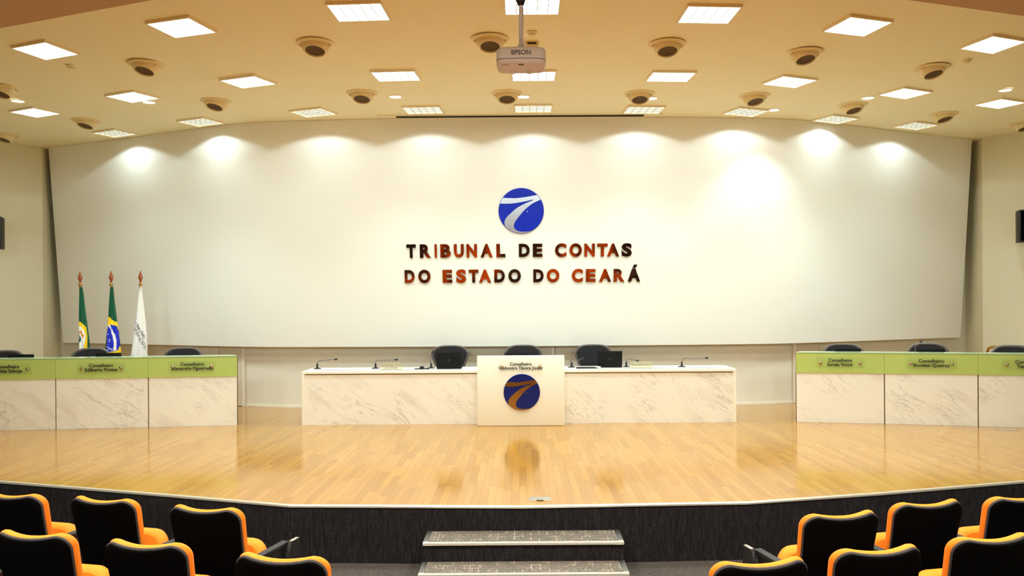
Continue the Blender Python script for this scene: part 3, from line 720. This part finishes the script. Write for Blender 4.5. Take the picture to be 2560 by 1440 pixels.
def center_desk(x0, x1, outer, label):
    t = thing('marble_desk', label, 'desk', ((x0 + x1) / 2, 11.96, 0), 0, 'long marble fronted desks'); h = (x1 - x0) / 2
    so = outer
    b = MB(); b.rbox(-h, h, -.012, .68, .733, .772, .004); obj('desktop', b, M['solid'], t)
    b = MB(); e = so * h; b.rbox(min(e, e - so * .04), max(e, e - so * .04), -.01, .66, 0, .733, .003); obj('end_panel', b, M['solid'], t)
    lo, hi = (-h + .04, h - .001) if so < 0 else (-h + .001, h - .04)
    b = MB(); b.box(lo, hi, .012, .032, 0, .718); obj('marble_panel', b, M['marble'], t)
    b = MB(); b.box(lo, hi, .033, .06, 0, .733); obj('painted_shadow_strip', b, M['brown'], t)  # brown board stands in for the shadow line under the desktop
    b = MB(); i0, i1 = (-h + .14, h - .19) if so < 0 else (-h + .19, h - .12)
    b.rbox(i0, i1, .165, .185, .772, .7745, .0008); obj('inlay_strip', b, M['gap'], t)
    return t
center_desk(-3.16, -.632, -1, 'long marble desk left of the white podium block')
center_desk(.607, 3.08, 1, 'long marble desk right of the white podium block')
pd = thing('podium', 'white podium block with blue emblem between the marble desks', 'podium', (-.0125, 11.74, 0))
b = MB(); b.rbox(-.617, .617, 0, .06, 0, .994, .012, 3); obj('front_panel', b, M['solid'], pd, smooth=True)
for s in (-1, 1):
    b = MB(); b.rbox(min(s * .617, s * .577), max(s * .617, s * .577), .06, .85, 0, .994 if False else .77, .004); obj('side_panel', b, M['solid'], pd)
b = MB(); b.rbox(-.576, .576, .06, .85, .73, .765, .004); obj('worktop', b, M['solid'], pd)
nameplate(pd, None, ['Conselheiro', 'Valdomiro T\u00e1vora J\u00fanior'], 0.0, 0.0, .846, .62, standoff=.27, size=.062)
pe = Matrix.Translation((-.0, 11.74, .478)) @ Matrix.Rotation(R(90), 4, 'X')
emblem('podium_emblem', pe, .256, M['navy'], M['gold_swoosh'], 'dark blue disc emblem with bronze swoosh on the podium front')

# ------------------------------------------------------------------ office chairs on the stage
def office_chair(label):
    t = thing('office_chair', label, 'chair', (0, 0, 0), 0, 'dark mesh office chairs behind the desks')
    ol = []
    for k in range(40):
        a = 2 * math.pi * k / 40; c, s_ = math.cos(a), math.sin(a)
        x = abs(c) ** .62 * (1 if c > 0 else -1); y = abs(s_) ** .62 * (1 if s_ > 0 else -1)
        tt = (y + 1) / 2; ol.append((x * (.165 + .13 * min(1, tt * 1.35) ** .9), .61 + .23 * 2 * tt * .97))
    cu = lambda x, h, d: (x, d + .22 + (x / .29) ** 2 * -.05 + (h - .5) * .12, h)
    b = MB(); b.pad([(x * .93, .83 + (h - .83) * .93) for x, h in ol], .012, .004, cu); obj('mesh_back', b, M['mesh_back'], t, smooth=True)
    pth = [cu(x, h, .0) for x, h in ol]; b = MB(); n = len(pth)
    b.tube(pth + [pth[0]], .016, 8, cap=False); obj('back_frame', b, M['rim'], t, smooth=True)
    b = MB(); b.pad(rrect(.5, .48, .1), .08, .03, lambda x, h, d: (x, h, d + .47)); obj('seat', b, M['mesh_back'], t, smooth=True)
    b = MB(); b.tube([(0, .2, .43), (0, .29, .5), (0, .27, .75)], .025, 8); obj('back_stem', b, M['black'], t, smooth=True)
    for s in (-1, 1):
        b = MB(); b.tube([(s * .24, .1, .45), (s * .29, .1, .5), (s * .29, .06, .66)], .018, 8); b.rbox(s * .29 - .035, s * .29 + .035, -.12, .14, .655, .685, .012); obj('armrest', b, M['black'], t, smooth=True)
    b = MB(); b.lathe([(.03, .08), (.03, .25), (.022, .25), (.022, .43)], 16, cap0=True, cap1=True); obj('gas_column', b, M['black'], t, smooth=True)
    b = MB()
    for k in range(5):
        a = 2 * math.pi * k / 5; b.tube([(0, 0, .1), (.3 * math.cos(a), .3 * math.sin(a), .065)], [.03, .018], 8)
    base = obj('star_base', b, M['black'], t, smooth=True)
    for k in range(5):
        a = 2 * math.pi * k / 5; b = MB(); b.tube([(.3 * math.cos(a) - .02 * math.sin(a), .3 * math.sin(a) + .02 * math.cos(a), .03), (.3 * math.cos(a) + .02 * math.sin(a), .3 * math.sin(a) - .02 * math.cos(a), .03)], .03, 12); obj('caster', b, M['black'], base, smooth=True)
    return t
CH = [(-1.12, 12.95, 3, 'black mesh office chair behind the laptop left of the podium'), (.025, 12.95, 0, 'black mesh office chair showing over the top of the podium'),
      (1.12, 12.95, -4, 'black mesh office chair half hidden by the laptop right of the podium'),
      (-6.75, 12.85, 5, 'dark office chair in front of the left two flags'), (-5.3, 12.85, 5, 'dark office chair beside the white flag, behind the inner left desk'),
      (-7.8, 12.35, 5, 'dark office chair cut off at the left picture edge'),
      (4.95, 12.7, -12, 'dark office chair behind the inner right desk, in front of a door'), (6.27, 12.7, -12, 'dark office chair with a microphone head before it, middle of the right desks'),
      (7.15, 11.98, -14, 'dark office chair by the brass handrail at the right picture edge')]
ch0 = None
for x, y, a, lb in CH:
    if ch0 is None: ch0 = office_chair(lb); ch0.location = (x, y, 0); ch0.rotation_euler = (0, 0, R(a))
    else: dup(ch0, (x, y, 0), R(a), lb)

# ------------------------------------------------------------------ laptops
def laptop(label):
    t = thing('laptop', label, 'laptop', (0, 0, 0), 0, 'open black laptops on the desks')
    b = MB(); b.rbox(-.18, .18, .0, .25, 0, .018, .004); obj('base', b, M['laptop'], t, smooth=True)
    b = MB(); b.rbox(-.15, .15, .1, .22, .018, .0205, .001); obj('keyboard', b, M['black'], t)
    mx = Matrix.Translation((0, .0, .014)) @ Matrix.Rotation(R(8), 4, 'X')
    b = MB(); b.rbox(-.18, .18, -.01, .0, 0, .235, .004, mx=mx); l = obj('lid', b, M['laptop'], t, smooth=True)
    b = MB(); b.rbox(-.165, .165, .0, .0015, .015, .222, .0006, mx=mx); obj('screen', b, M['screen'], l)
    b = MB(); b.lathe([(.018, 0), (.018, .0015)], 20, cap0=True, cap1=True, mx=mx @ Matrix.Translation((0, -.01, .12)) @ Matrix.Rotation(R(90), 4, 'X')); obj('lid_badge', b, M['black'], l)
    return t
LPT = [(-1.07, 12.25, .772, 0, 'black laptop open in front of the chair left of the podium'), (1.305, 12.3, .772, -3, 'black laptop open on the desk right of the podium'),
       (-.06, 12.2, .765, 0, 'black laptop just showing over the podium top'),
       (-7.25, 12.08, .793, 5, 'laptop edge showing over the leftmost green desk'), (-6.09, 12.3, .793, 6, 'laptop edge showing at the foot of the green and yellow flag'),
       (4.78, 12.2, .793, -11, 'laptop edge showing over the inner right green desk'), (5.88, 11.97, .793, -13, 'laptop edge showing over the middle right green desk')]
lp0 = None
for x, y, z, a, lb in LPT:
    if lp0 is None: lp0 = laptop(lb); lp0.location = (x, y, z); lp0.rotation_euler = (0, 0, R(a))
    else: dup(lp0, (x, y, z), R(a), lb)

# ------------------------------------------------------------------ gooseneck microphones
def mic(x, y, z, path, label, rz=0):
    t = thing('gooseneck_microphone', label, 'microphone', (x, y, z), rz, 'gooseneck desk microphones')
    b = MB(); b.lathe([(.058, 0), (.056, .008), (.02, .016), (.014, .03), (.013, .07), (.008, .078), (.001, .08)], 20, cap0=True); obj('base', b, M['black'], t, smooth=True)
    pts = smooth_line([(p[0], p[1]) for p in path], 5)
    yy = [i / (len(pts) - 1) * .06 for i in range(len(pts))]
    P3 = [(p[0], q, p[1]) for p, q in zip(pts, yy)]
    b = MB(); b.tube(P3, .0052, 8); obj('gooseneck', b, M['rim'], t, smooth=True)
    e = Vector(P3[-1]); d = (e - Vector(P3[-2])).normalized()
    b = MB(); b.tube([e - d * .004, e + d * .006, e + d * .02, e + d * .042, e + d * .048], [.007, .011, .015, .015, .008], 12); obj('head', b, M['black'], t, smooth=True)
k = 1 / 167.
mic(-3.05, 12.42, .772, [(0, .07), (0, .09), (3 * k, .112), (14 * k, .122), (25 * k, .13), (40 * k, .135)], 'gooseneck microphone nearest the outer end of the left marble desk')
mic(-2.18, 12.42, .772, [(0, .07), (0, .09), (3 * k, .115), (10 * k, .119), (30 * k, .12), (46 * k, .124)], 'gooseneck microphone beside the clear name card on the left marble desk')
mic(-1.35, 12.42, .772, [(0, .07), (-1 * k, .09), (-3 * k, .125), (-1 * k, .16), (2 * k, .215)], 'upright gooseneck microphone against the chair left of the podium')
mic(.745, 12.4, .772, [(0, .07), (0, .11), (1 * k, .122), (6 * k, .107), (13 * k, .1), (19 * k, .105), (24 * k, .117)], 'wavy gooseneck microphone just right of the podium')
mic(1.56, 12.4, .772, [(0, .07), (1 * k, .09), (4 * k, .112), (8 * k, .117), (16 * k, .105), (26 * k, .09)], 'gooseneck microphone drooping behind the grey name card')
mic(2.38, 12.36, .772, [(0, .07), (1 * k, .09), (4 * k, .115), (12 * k, .125), (36 * k, .118), (60 * k, .125)], 'gooseneck microphone at the outer end of the right marble desk')
mic(5.82, 12.3, .793, [(0, .07), (.0, .2), (.02, .27), (.05, .29), (.08, .315)], 'microphone head showing above the middle right green desk', R(-12))

# name cards and small things on the marble desk
def card(x, y, lines, label, hz):
    t = thing('name_card', label, 'name card', (x, y, .772), 0, 'standing name cards')
    b = MB(); b.rbox(-.16, .16, 0, .005, 0, .098, .0015); f = obj('card_face', b, M['card'], t)
    b = MB(); b.rbox(-.16, .16, .005, .05, 0, .004, .0012); obj('card_foot', b, M['card'], t)
    me = text_mesh('\n'.join(lines), .045, .0004, .0004, .98, line=.92, m=M['grey_ink']); obj('lettering', me, None, f, (0, -.0008, .05), (R(90), 0, 0))
card(-1.905, 12.16, ['Procurador Geral', 'de Contas'], 'clear two line name card on the left marble desk', .4)
card(1.755, 12.16, ['Secret\u00e1rio Geral'], 'grey one line name card on the right marble desk', .6)
t = thing('computer_mouse', 'black mouse on the left marble desk by the upright microphone', 'mouse', (-1.475, 12.3, .7765))
b = MB(); b.lathe([(.036, 0), (.037, .008), (.033, .02), (.022, .031), (.008, .036), (.001, .0365)], 20, cap0=True); b.v = [(x, y * 1.6, z) for x, y, z in b.v]; obj('shell', b, M['mesh_back'], t, smooth=True)
b = MB(); b.tube([(.0, .055, .006), (.04, .09, .004), (.12, .06, .004), (.2, .0, .004)], .003, 6); obj('cable', b, M['black'], t, smooth=True)
b = MB(); b.rbox(-.11, .11, -.09, .09, 0, .004, .0015)
tag(obj('mouse_pad', b, M['black'], None, (-1.47, 12.29, .7722)), 'flat black mouse pad under the mouse', 'mouse pad')
b = MB(); b.rbox(-.15, .15, -.08, .08, 0, .014, .003)
tag(obj('folder', b, M['black'], None, (.955, 12.24, .7724)), 'flat black folder on the desk in front of the right chair', 'folder')
b = MB(); b.tube([(0.03 * math.cos(q * .5) * (1 + q * .02), .03 * math.sin(q * .5), .005 + .0006 * q) for q in range(30)], .0045, 6)
tag(obj('white_cable', b, M['white_paint'], None, (1.115, 12.2, .7725), smooth=True), 'small coil of white cable beside the right laptop', 'cable')

# ------------------------------------------------------------------ flags
def flag_part(name, hx0, zt, shape, paint, mats, parent, zb):
    """hanging folded cloth: shape(z) -> (left, right) offsets from the pole; paint(x,z) -> material index"""
    NU, NV = 110, 170
    def front(x, z):
        l, r = shape(z); c, hw = (l + r) / 2, (r - l) / 2
        u = max(-1, min(1, (x - c) / hw)); dep = hw * .75
        return -dep * math.sqrt(max(0, 1 - u * u)) * .8 + .012 * math.sin(u * 9 + z * 2.2) * min(1, hw / .08) + .006 * math.sin(u * 21 - z * 3)
    b = MB(); vs = []; fs = []; mi = []
    for j in range(NV + 1):
        z = zt + (zb - zt) * j / NV; l, r = shape(z); c, hw = (l + r) / 2, (r - l) / 2
        for i in range(NU):
            a = 2 * math.pi * i / NU; x = c + hw * math.cos(a)
            y = front(x, z) if math.sin(a) <= 0 else hw * .75 * .8 * abs(math.sin(a))
            vs.append((x, y, z))
    for j in range(NV):
        for i in range(NU):
            q = (j * NU + i, j * NU + (i + 1) % NU, (j + 1) * NU + (i + 1) % NU, (j + 1) * NU + i); fs.append(q)
            x = sum(vs[t][0] for t in q) / 4; z = sum(vs[t][2] for t in q) / 4; mi.append(paint(x, z))
    fs.append(tuple(NV * NU + i for i in range(NU))); mi.append(mi[-1])
    me = bpy.data.meshes.new(name); me.from_pydata(vs, [], fs)
    for m in mats: me.materials.append(m)
    me.polygons.foreach_set('material_index', mi); me.polygons.foreach_set('use_smooth', [True] * len(fs)); me.update()
    o = bpy.data.objects.new(name, me); COL.objects.link(o); o.parent = parent
    return o, front
FY = 13.3; FS = FY / F_PX        # metres per photo pixel where the flags stand
def flagpole(x, label):
    t = thing('flag', label, 'flag', (x, FY, 0), 0, 'flags on poles at the left of the stage')
    b = MB(); b.tube([(0, 0, .03), (0, 0, 2.03)], .014, 12); obj('pole', b, M['spear'], t, smooth=True)
    b = MB(); b.lathe([(.16, 0), (.16, .02), (.13, .035), (.03, .05), (.024, .09)], 28, cap0=True, cap1=True); obj('foot', b, M['spear'], t, smooth=True)
    b = MB(); b.lathe([(.01, 2.02), (.02, 2.03), (.014, 2.045), (.026, 2.055), (.031, 2.07), (.026, 2.087), (.012, 2.096)], 20, cap0=True, cap1=True); obj('knob', b, M['brass'], t, smooth=True)
    b = MB(); pr = [(0, 2.095), (.012, 2.105), (.04, 2.185), (.0, 2.30), (-.04, 2.185), (-.012, 2.105)]
    vs = [(0, -.012, 2.185), (0, .012, 2.185)] + [(a, 0, c) for a, c in pr]
    b.add(vs, [(0, 2 + i, 2 + (i + 1) % 6) for i in range(6)] + [(1, 2 + (i + 1) % 6, 2 + i) for i in range(6)]); obj('spearhead', b, M['spear'], t)
    return t
# picture-of-the-cloth coordinates: c = column, r = row of a six-fold enlargement whose origin is 150,660
def to_local(c, r, xp): 
    u, v = 150 + c / 6., 660 + r / 6.; du, dv = u - 1303, v - 755
    a, bb = (du - ROLL * dv) / F_PX, (dv + ROLL * du) / F_PX
    return a * FY - xp, HEYE - bb * FY
def interp(tab):
    def f(z):
        for (z0, l0, r0), (z1, l1, r1) in zip(tab, tab[1:]):
            if z1 <= z <= z0:
                k = (z0 - z) / (z0 - z1); return (l0 + (l1 - l0) * k, r0 + (r1 - r0) * k)
        return tab[0][1:] if z > tab[0][0] else tab[-1][1:]
    return f
def table(rows, xp):
    t = [(to_local(0, r, xp)[1], to_local(a, r, xp)[0], to_local(c, r, xp)[0]) for r, a, c in rows]
    z, l, r = t[-1]; t.append((.72, l * 1.08, r * 1.12)); return t
def inside(poly, x, z):
    c = False; n = len(poly)
    for i in range(n):
        (x0, z0), (x1, z1) = poly[i], poly[(i + 1) % n]
        if (z0 > z) != (z1 > z) and x < (x1 - x0) * (z - z0) / (z1 - z0) + x0: c = not c
    return c
FM = [M['flag_green'], M['flag_yellow'], M['flag_blue'], M['flag_white'], M['flag_orange'], M['ink']]
# state flag (green, yellow band, white field with emblem)
x0 = to_local(302, 300, 0)[0]; t = flagpole(x0, 'green and yellow flag with white field, outermost of the three')
tab = table([(345, 294, 334), (500, 290, 360), (700, 284, 382), (900, 281, 408), (1100, 282, 434), (1300, 283, 452)], x0)
P = lambda pts: [to_local(a, c, x0) for a, c in pts]
yel = P([(270, 848), (300, 856), (350, 885), (405, 945), (425, 1080), (425, 1300), (430, 1500), (270, 1500)])
wht = P([(270, 915), (300, 918), (345, 945), (385, 1010), (398, 1090), (394, 1200), (375, 1290), (340, 1330), (270, 1330)])
emb = P([(278, 1000), (292, 1012), (318, 1050), (338, 1120), (338, 1160), (318, 1170), (300, 1185), (296, 1220), (278, 1235)])
cas = P([(308, 1006), (330, 990), (345, 1010), (362, 1040), (388, 1068), (384, 1096), (362, 1108), (340, 1070)])
bay = P([(278, 1062), (292, 1060), (306, 1090), (300, 1130), (278, 1130)])
def paint1(x, z):
    if inside(bay, x, z): return 3
    if inside(cas, x, z): return 4
    if inside(emb, x, z): return 0
    if inside(wht, x, z): return 3
    if inside(yel, x, z): return 1
    return 0
flag_part('cloth', x0, tab[0][0], interp(tab), paint1, FM, t, .72)
# national flag
x0 = to_local(768, 300, 0)[0]; t = flagpole(x0, 'national flag with green, yellow and blue globe, middle of the three')
tab = table([(345, 756, 796), (500, 742, 812), (700, 728, 836), (850, 720, 854), (950, 710, 872), (1100, 694, 888), (1300, 680, 912), (1380, 676, 916)], x0)
P = lambda pts: [to_local(a, c, x0) for a, c in pts]
yel = P([(700, 765), (735, 785), (790, 815), (815, 850), (900, 885), (900, 1100), (960, 1240), (960, 1500), (715, 1500), (718, 1330), (724, 1000), (706, 1030), (712, 900)])
blu = P([(728, 950), (745, 915), (800, 908), (868, 935), (880, 1010), (892, 1120), (906, 1230), (895, 1280), (850, 1308), (780, 1312), (728, 1302), (714, 1240), (718, 1080)])
bnd = P([(745, 918), (768, 916), (810, 980), (845, 1060), (868, 1150), (868, 1290), (838, 1300), (838, 1180), (820, 1080), (785, 990)])
STR = [to_local(a, c, x0) for a, c in ((737, 958), (746, 1050), (770, 1132), (740, 1125), (768, 1158), (726, 1168), (733, 1212), (748, 1240), (724, 1246), (772, 1256), (738, 1284), (762, 1276), (784, 1272), (800, 1290), (816, 1290), (812, 1270), (860, 1122))]
def paint2(x, z):
    for a, c in STR:
        if (x - a) ** 2 + (z - c) ** 2 < .0088 ** 2: return 3
    if inside(bnd, x, z): return 3
    if inside(blu, x, z): return 2
    if inside(yel, x, z): return 1
    return 0
flag_part('cloth', x0, tab[0][0], interp(tab), paint2, FM, t, .72)
# white court flag with lettering
x0 = to_local(1208, 300, 0)[0]; t = flagpole(x0, 'white flag with dark slanted lettering, innermost of the three')
tab = table([(345, 1196, 1226), (500, 1180, 1242), (700, 1160, 1266), (900, 1130, 1288), (1100, 1102, 1304), (1250, 1084, 1310), (1380, 1066, 1312)], x0)
mk1 = [to_local(a, c, x0) for a, c in ((1146, 758), (1156, 780), (1164, 830), (1152, 842), (1140, 815))]
mk2 = [to_local(a, c, x0) for a, c in ((1132, 842), (1146, 866), (1150, 890), (1128, 905), (1122, 880))]
def paint3(x, z): return 2 if inside(mk1, x, z) or inside(mk2, x, z) else 3
cl, front = flag_part('cloth', x0, tab[0][0], interp(tab), paint3, FM, t, .72)
for s, c0, r0, c1, r1 in (('TRIBUNAL', 1158, 880, 1296, 1108), ('DO ESTADO D', 1130, 935, 1308, 1262)):
    me = text_mesh(s, 1.0, 0, 0.0, align='LEFT', m=M['ink'])
    a, c = to_local(c0, r0, x0), to_local(c1, r1, x0)
    xs_ = [v.co.x for v in me.vertices]; ys = [v.co.y for v in me.vertices]; wx = max(xs_) - min(xs_); hy = max(ys) - min(ys)
    L_ = math.hypot(c[0] - a[0], c[1] - a[1]); ex_ = ((c[0] - a[0]) / L_, (c[1] - a[1]) / L_); ey = (-ex_[1], ex_[0]); hgt = .044
    for v in me.vertices:
        p = (v.co.x - min(xs_)) / wx * L_; q = ((v.co.y - min(ys)) / hy - .5) * hgt
        X, Z = a[0] + ex_[0] * p + ey[0] * q, a[1] + ex_[1] * p + ey[1] * q
        l, r = interp(tab)(Z); X = min(max(X, l + .004), r - .004)
        v.co = (X, front(X, Z) - .008, Z)
    obj('lettering', me, None, cl)

# ------------------------------------------------------------------ loudspeakers on the side walls, handrail, floor boxes
def loudspeaker(x, y, rz, s, label):
    t = thing('loudspeaker', label, 'loudspeaker', (x, y, 2.7), rz, 'loudspeakers on the side walls')
    b = MB(); b.rbox(-.16, .16, -.15, .15, 0, .54, .012); obj('cabinet', b, M['black'], t, smooth=True)
    b = MB(); b.rbox(-.14, .14, -.158, -.148, .02, .52, .004); obj('grille', b, M['shell'], t)
    b = MB(); b.tube([(0, .15, .3), (0, .34, .3), (s * .18, .44, .3)], .02, 8); b.rbox(s * .18 - .05, s * .18 + .05, .43, .45, .22, .38, .003); obj('wall_bracket', b, M['black'], t)
loudspeaker(-8.90, 14.0, R(20), -1, 'black wall loudspeaker peeking in at the left picture edge')
loudspeaker(8.54, 14.0, R(-20), 1, 'black wall loudspeaker peeking in at the right picture edge')
t = thing('handrail', 'brass handrail behind the right desks near the side wall', 'handrail', (7.78, 13.9, 0))
pts = [(0, 0, .86), (.015, -.02, .93), (.05, -.07, .955), (.15, -.25, .945), (.45, -.9, .92)]
b = MB(); b.tube(smooth_line([(0, 0), (1, 1)], 1) and pts, .022, 10); obj('rail', b, M['brass'], t, smooth=True)
b = MB(); b.tube([(0, 0, 0), (0, 0, .87)], .02, 10); obj('post', b, M['brass'], t, smooth=True)
b = MB(); b.tube([(.4, -.8, 0), (.4, -.8, .92)], .02, 10); obj('post', b, M['brass'], t, smooth=True)
b = MB(); b.tube([(.09, -.13, 0), (.09, -.13, .94)], .009, 8); obj('baluster', b, M['alu'], t, smooth=True)
t = thing('floor_outlet', 'grey metal floor outlet plate at the front edge of the stage', 'floor outlet', (.155, 7.385, .0005))
b = MB(); b.rbox(-.095, .095, -.07, .07, 0, .004, .0015); obj('plate', b, M['alu'], t)
b = MB(); b.rbox(-.03, .03, -.075, -.06, .003, .007, .001); obj('latch', b, M['gap'], t)
t = thing('floor_outlet', 'open floor outlet with upright lid by the right desks', 'floor outlet', (6.49, 11.14, .0005), R(-13))
b = MB(); b.rbox(-.12, .12, -.09, .05, 0, .005, .0015); obj('plate', b, M['alu'], t)
b = MB(); b.rbox(-.07, .09, .035, .042, .004, .08, .002); obj('lid', b, M['acrylic'], t)

# ------------------------------------------------------------------ auditorium seats
SEATBACK = []
def seat_outline(wt, wb, h0, h1, r, horn=.018, n=8):
    pts = []
    # top edge: dips between raised corners
    for k in range(n + 1):                                   # right top corner
        a = R(90 * k / n); pts.append((wt / 2 - r + r * math.cos(a), h1 - r + r * math.sin(a) + horn))
    for k in range(1, 8):
        u = 1 - 2 * k / 8; pts.append((u * (wt / 2 - r), h1 + horn * abs(u) ** 2 ))
    for k in range(n + 1):
        a = R(90 + 90 * k / n); pts.append((-wt / 2 + r + r * math.cos(a), h1 - r + r * math.sin(a) + horn))
    for k in range(n + 1):
        a = R(180 + 90 * k / n); pts.append((-wb / 2 + r * .6 + r * .6 * math.cos(a), h0 + r * .6 + r * .6 * math.sin(a)))
    for k in range(n + 1):
        a = R(270 + 90 * k / n); pts.append((wb / 2 - r * .6 + r * .6 * math.cos(a), h0 + r * .6 + r * .6 * math.sin(a)))
    return pts
SB_F = lambda x, h, d: (x, d + .05 * (abs(x) / .25) ** 2 - .24 * (h - .45) + .06, h)
def seat_parts():
    P = {}
    c = MB(); c.pad(seat_outline(.51, .46, .40, .945, .075), .062, .024, SB_F, .01)
    P['cushion'] = mesh_of('back_cushion', c, M['orange'], True, 60)
    s = MB(); s.pad(seat_outline(.494, .452, .36, .928, .073), .03, .010, lambda x, h, d: SB_F(x, h, d - .044))
    P['shell'] = mesh_of('back_shell', s, M['shell'], True, 60)
    pp = MB(); ol = seat_outline(.496, .452, .37, .930, .074); pth = [SB_F(x, h, -.034) for x, h in ol]
    pp.tube(pth + [pth[0]], .0085, 6, cap=False); P['piping'] = mesh_of('piping', pp, M['piping'], True)
    q = MB(); q.pad(rrect(.46, .36, .12), .1, .035, lambda x, h, d: (x, .31 + d + h * .14 - (x / .23) ** 2 * .02, .485 + h * .98), .012)
    P['seat'] = mesh_of('seat', q, M['orange'], True, 60)
    a = MB(); a.rbox(-.028, .028, -.04, .33, .632, .665, .008); P['arm'] = mesh_of('armrest', a, M['black'], True)
    g = MB(); g.rbox(-.018, .018, .05, .3, .02, .633, .008); g.rbox(-.03, .03, .0, .36, .0, .02, .004); P['leg'] = mesh_of('side_frame', g, M['black'], True)
    tb = MB(); tb.prism([(.16, .36), (.38, .36), (.42, .5), (.40, .665), (.30, .665)], -.012, .012, mx=Matrix.Translation((.048, 0, 0)) @ Matrix(((0, 0, 1, 0), (1, 0, 0, 0), (0, 1, 0, 0), (0, 0, 0, 1)))); P['tablet'] = mesh_of('writing_tablet', tb, M['black'], True)
    te = MB(); te.rbox(-.0125, .0125, .31, .4, .664, .672, .003, mx=Matrix.Translation((.048, 0, .0))); P['tabedge'] = mesh_of('tablet_edge', te, M['alu'], True)
    return P
SP = seat_parts()
def seat(x, y, rz, label, arms, tablet=0):
    t = thing('auditorium_seat', label, 'seat', (x, y, FZ), rz, 'orange and black auditorium seats')
    obj('back_cushion', SP['cushion'], None, t); sh = obj('back_shell', SP['shell'], None, t); obj('piping', SP['piping'], None, sh)
    obj('seat', SP['seat'], None, t)
    aisle = tablet or (1 if x < 0 else -1)
    for s in arms:
        k = s * (.36 if s * aisle > 0 else .385); obj('armrest', SP['arm'], None, t, (k, 0, 0)); obj('side_frame', SP['leg'], None, t, (k, 0, 0))
    if tablet:
        o = obj('writing_tablet', SP['tablet'], None, t, (tablet * .36, 0, 0)); o.scale = (tablet, 1, 1)
        e = obj('tablet_edge', SP['tabedge'], None, o)
# positions are those of the top of each back; the foot lies a little forward of it
SEATS = [(-2.03, 5.28, -14, 'orange seat with folded writing tablet at the aisle end of the left front row', (-1, 1), 1),
         (-2.81, 5.54, -15, 'orange seat one in from the aisle in the left front row', (-1,), 0),
         (-3.52, 5.70, -15, 'orange seat at the left picture edge in the front row', (-1,), 0),
         (-1.25, 4.25, -12, 'orange seat cut by the bottom edge, aisle end of the left second row', (-1, 1), 0),
         (-2.06, 4.51, -13, 'orange seat one in from the aisle in the left second row', (-1,), 0),
         (-2.79, 4.71, -13, 'orange seat at the left picture edge in the second row', (-1,), 0),
         (1.94, 5.03, 13, 'orange seat with folded writing tablet at the aisle end of the right front row', (-1, 1), -1),
         (2.6, 5.30, 14, 'orange seat one in from the aisle in the right front row', (1,), 0),
         (3.28, 5.44, 14, 'orange seat at the right picture edge in the front row', (1,), 0),
         (1.19, 4.12, 11, 'orange seat cut by the bottom edge, aisle end of the right second row', (-1, 1), 0),
         (1.86, 4.32, 12, 'orange seat one in from the aisle in the right second row', (1,), 0),
         (2.57, 4.52, 12, 'orange seat at the right picture edge in the second row', (1,), 0)]
for x, y, a, lb, arms, tb in SEATS:
    r = R(a); top = SB_F(0, .945, 0)[1]
    seat(x - top * -math.sin(r), y - top * math.cos(r), r, lb, arms, tb)

# the next rows, beyond the bottom of the picture: the polished letters mirror them
for k, y in enumerate((3.2, 2.35, 1.45, .55, -.35)):
    for sx in (-1, 1):
        for q in range(4):
            x = sx * (1.05 + .72 * q + .05 * k)
            t = thing('auditorium_seat', 'orange seat mirrored in the letters, %s from aisle, %s hidden row, %s block' % (ORD[q], ORD[k], 'left' if sx < 0 else 'right'), 'seat', (x, y + .12 * q, FZ + .17 * (k + 1)), R(-11 * -sx), 'seats mirrored in the sign letters')
            obj('back_cushion', SP['cushion'], None, t); obj('back_shell', SP['shell'], None, t); obj('seat', SP['seat'], None, t)
            obj('armrest', SP['arm'], None, t, (-.36, 0, 0)); obj('side_frame', SP['leg'], None, t, (-.36, 0, 0))

# house lights recessed in the soffit above the audience
for x in (-4.2, -1.4, 1.4, 4.2):
    for y in (4.9, 2.0):
        spot('house_lamp', (x, y, SOF - .03), HOUSE_W, 110, .6, (x, y + .8, -1), col=(1.0, 1.0, .9), rad=.08)
for x in (-4.8, -2.4, 2.4, 4.8):
    spot('front_fill', (x, 2.0, SOF - .1), FRONT_FILL_W, 70, .9, (x * 1.15, 13.0, 2.9), rad=.25)  # added frontal fill for the upright faces, no fitting behind it
for x in (-8, -4, 0, 4, 8):
    spot('rear_bounce_fill', (x, -.6, SOF - .05), BOUNCE_FILL_W, 110, .9, (x, -4.6, 1.6), rad=.1)  # added to turn the rear wall into a broad bounce light
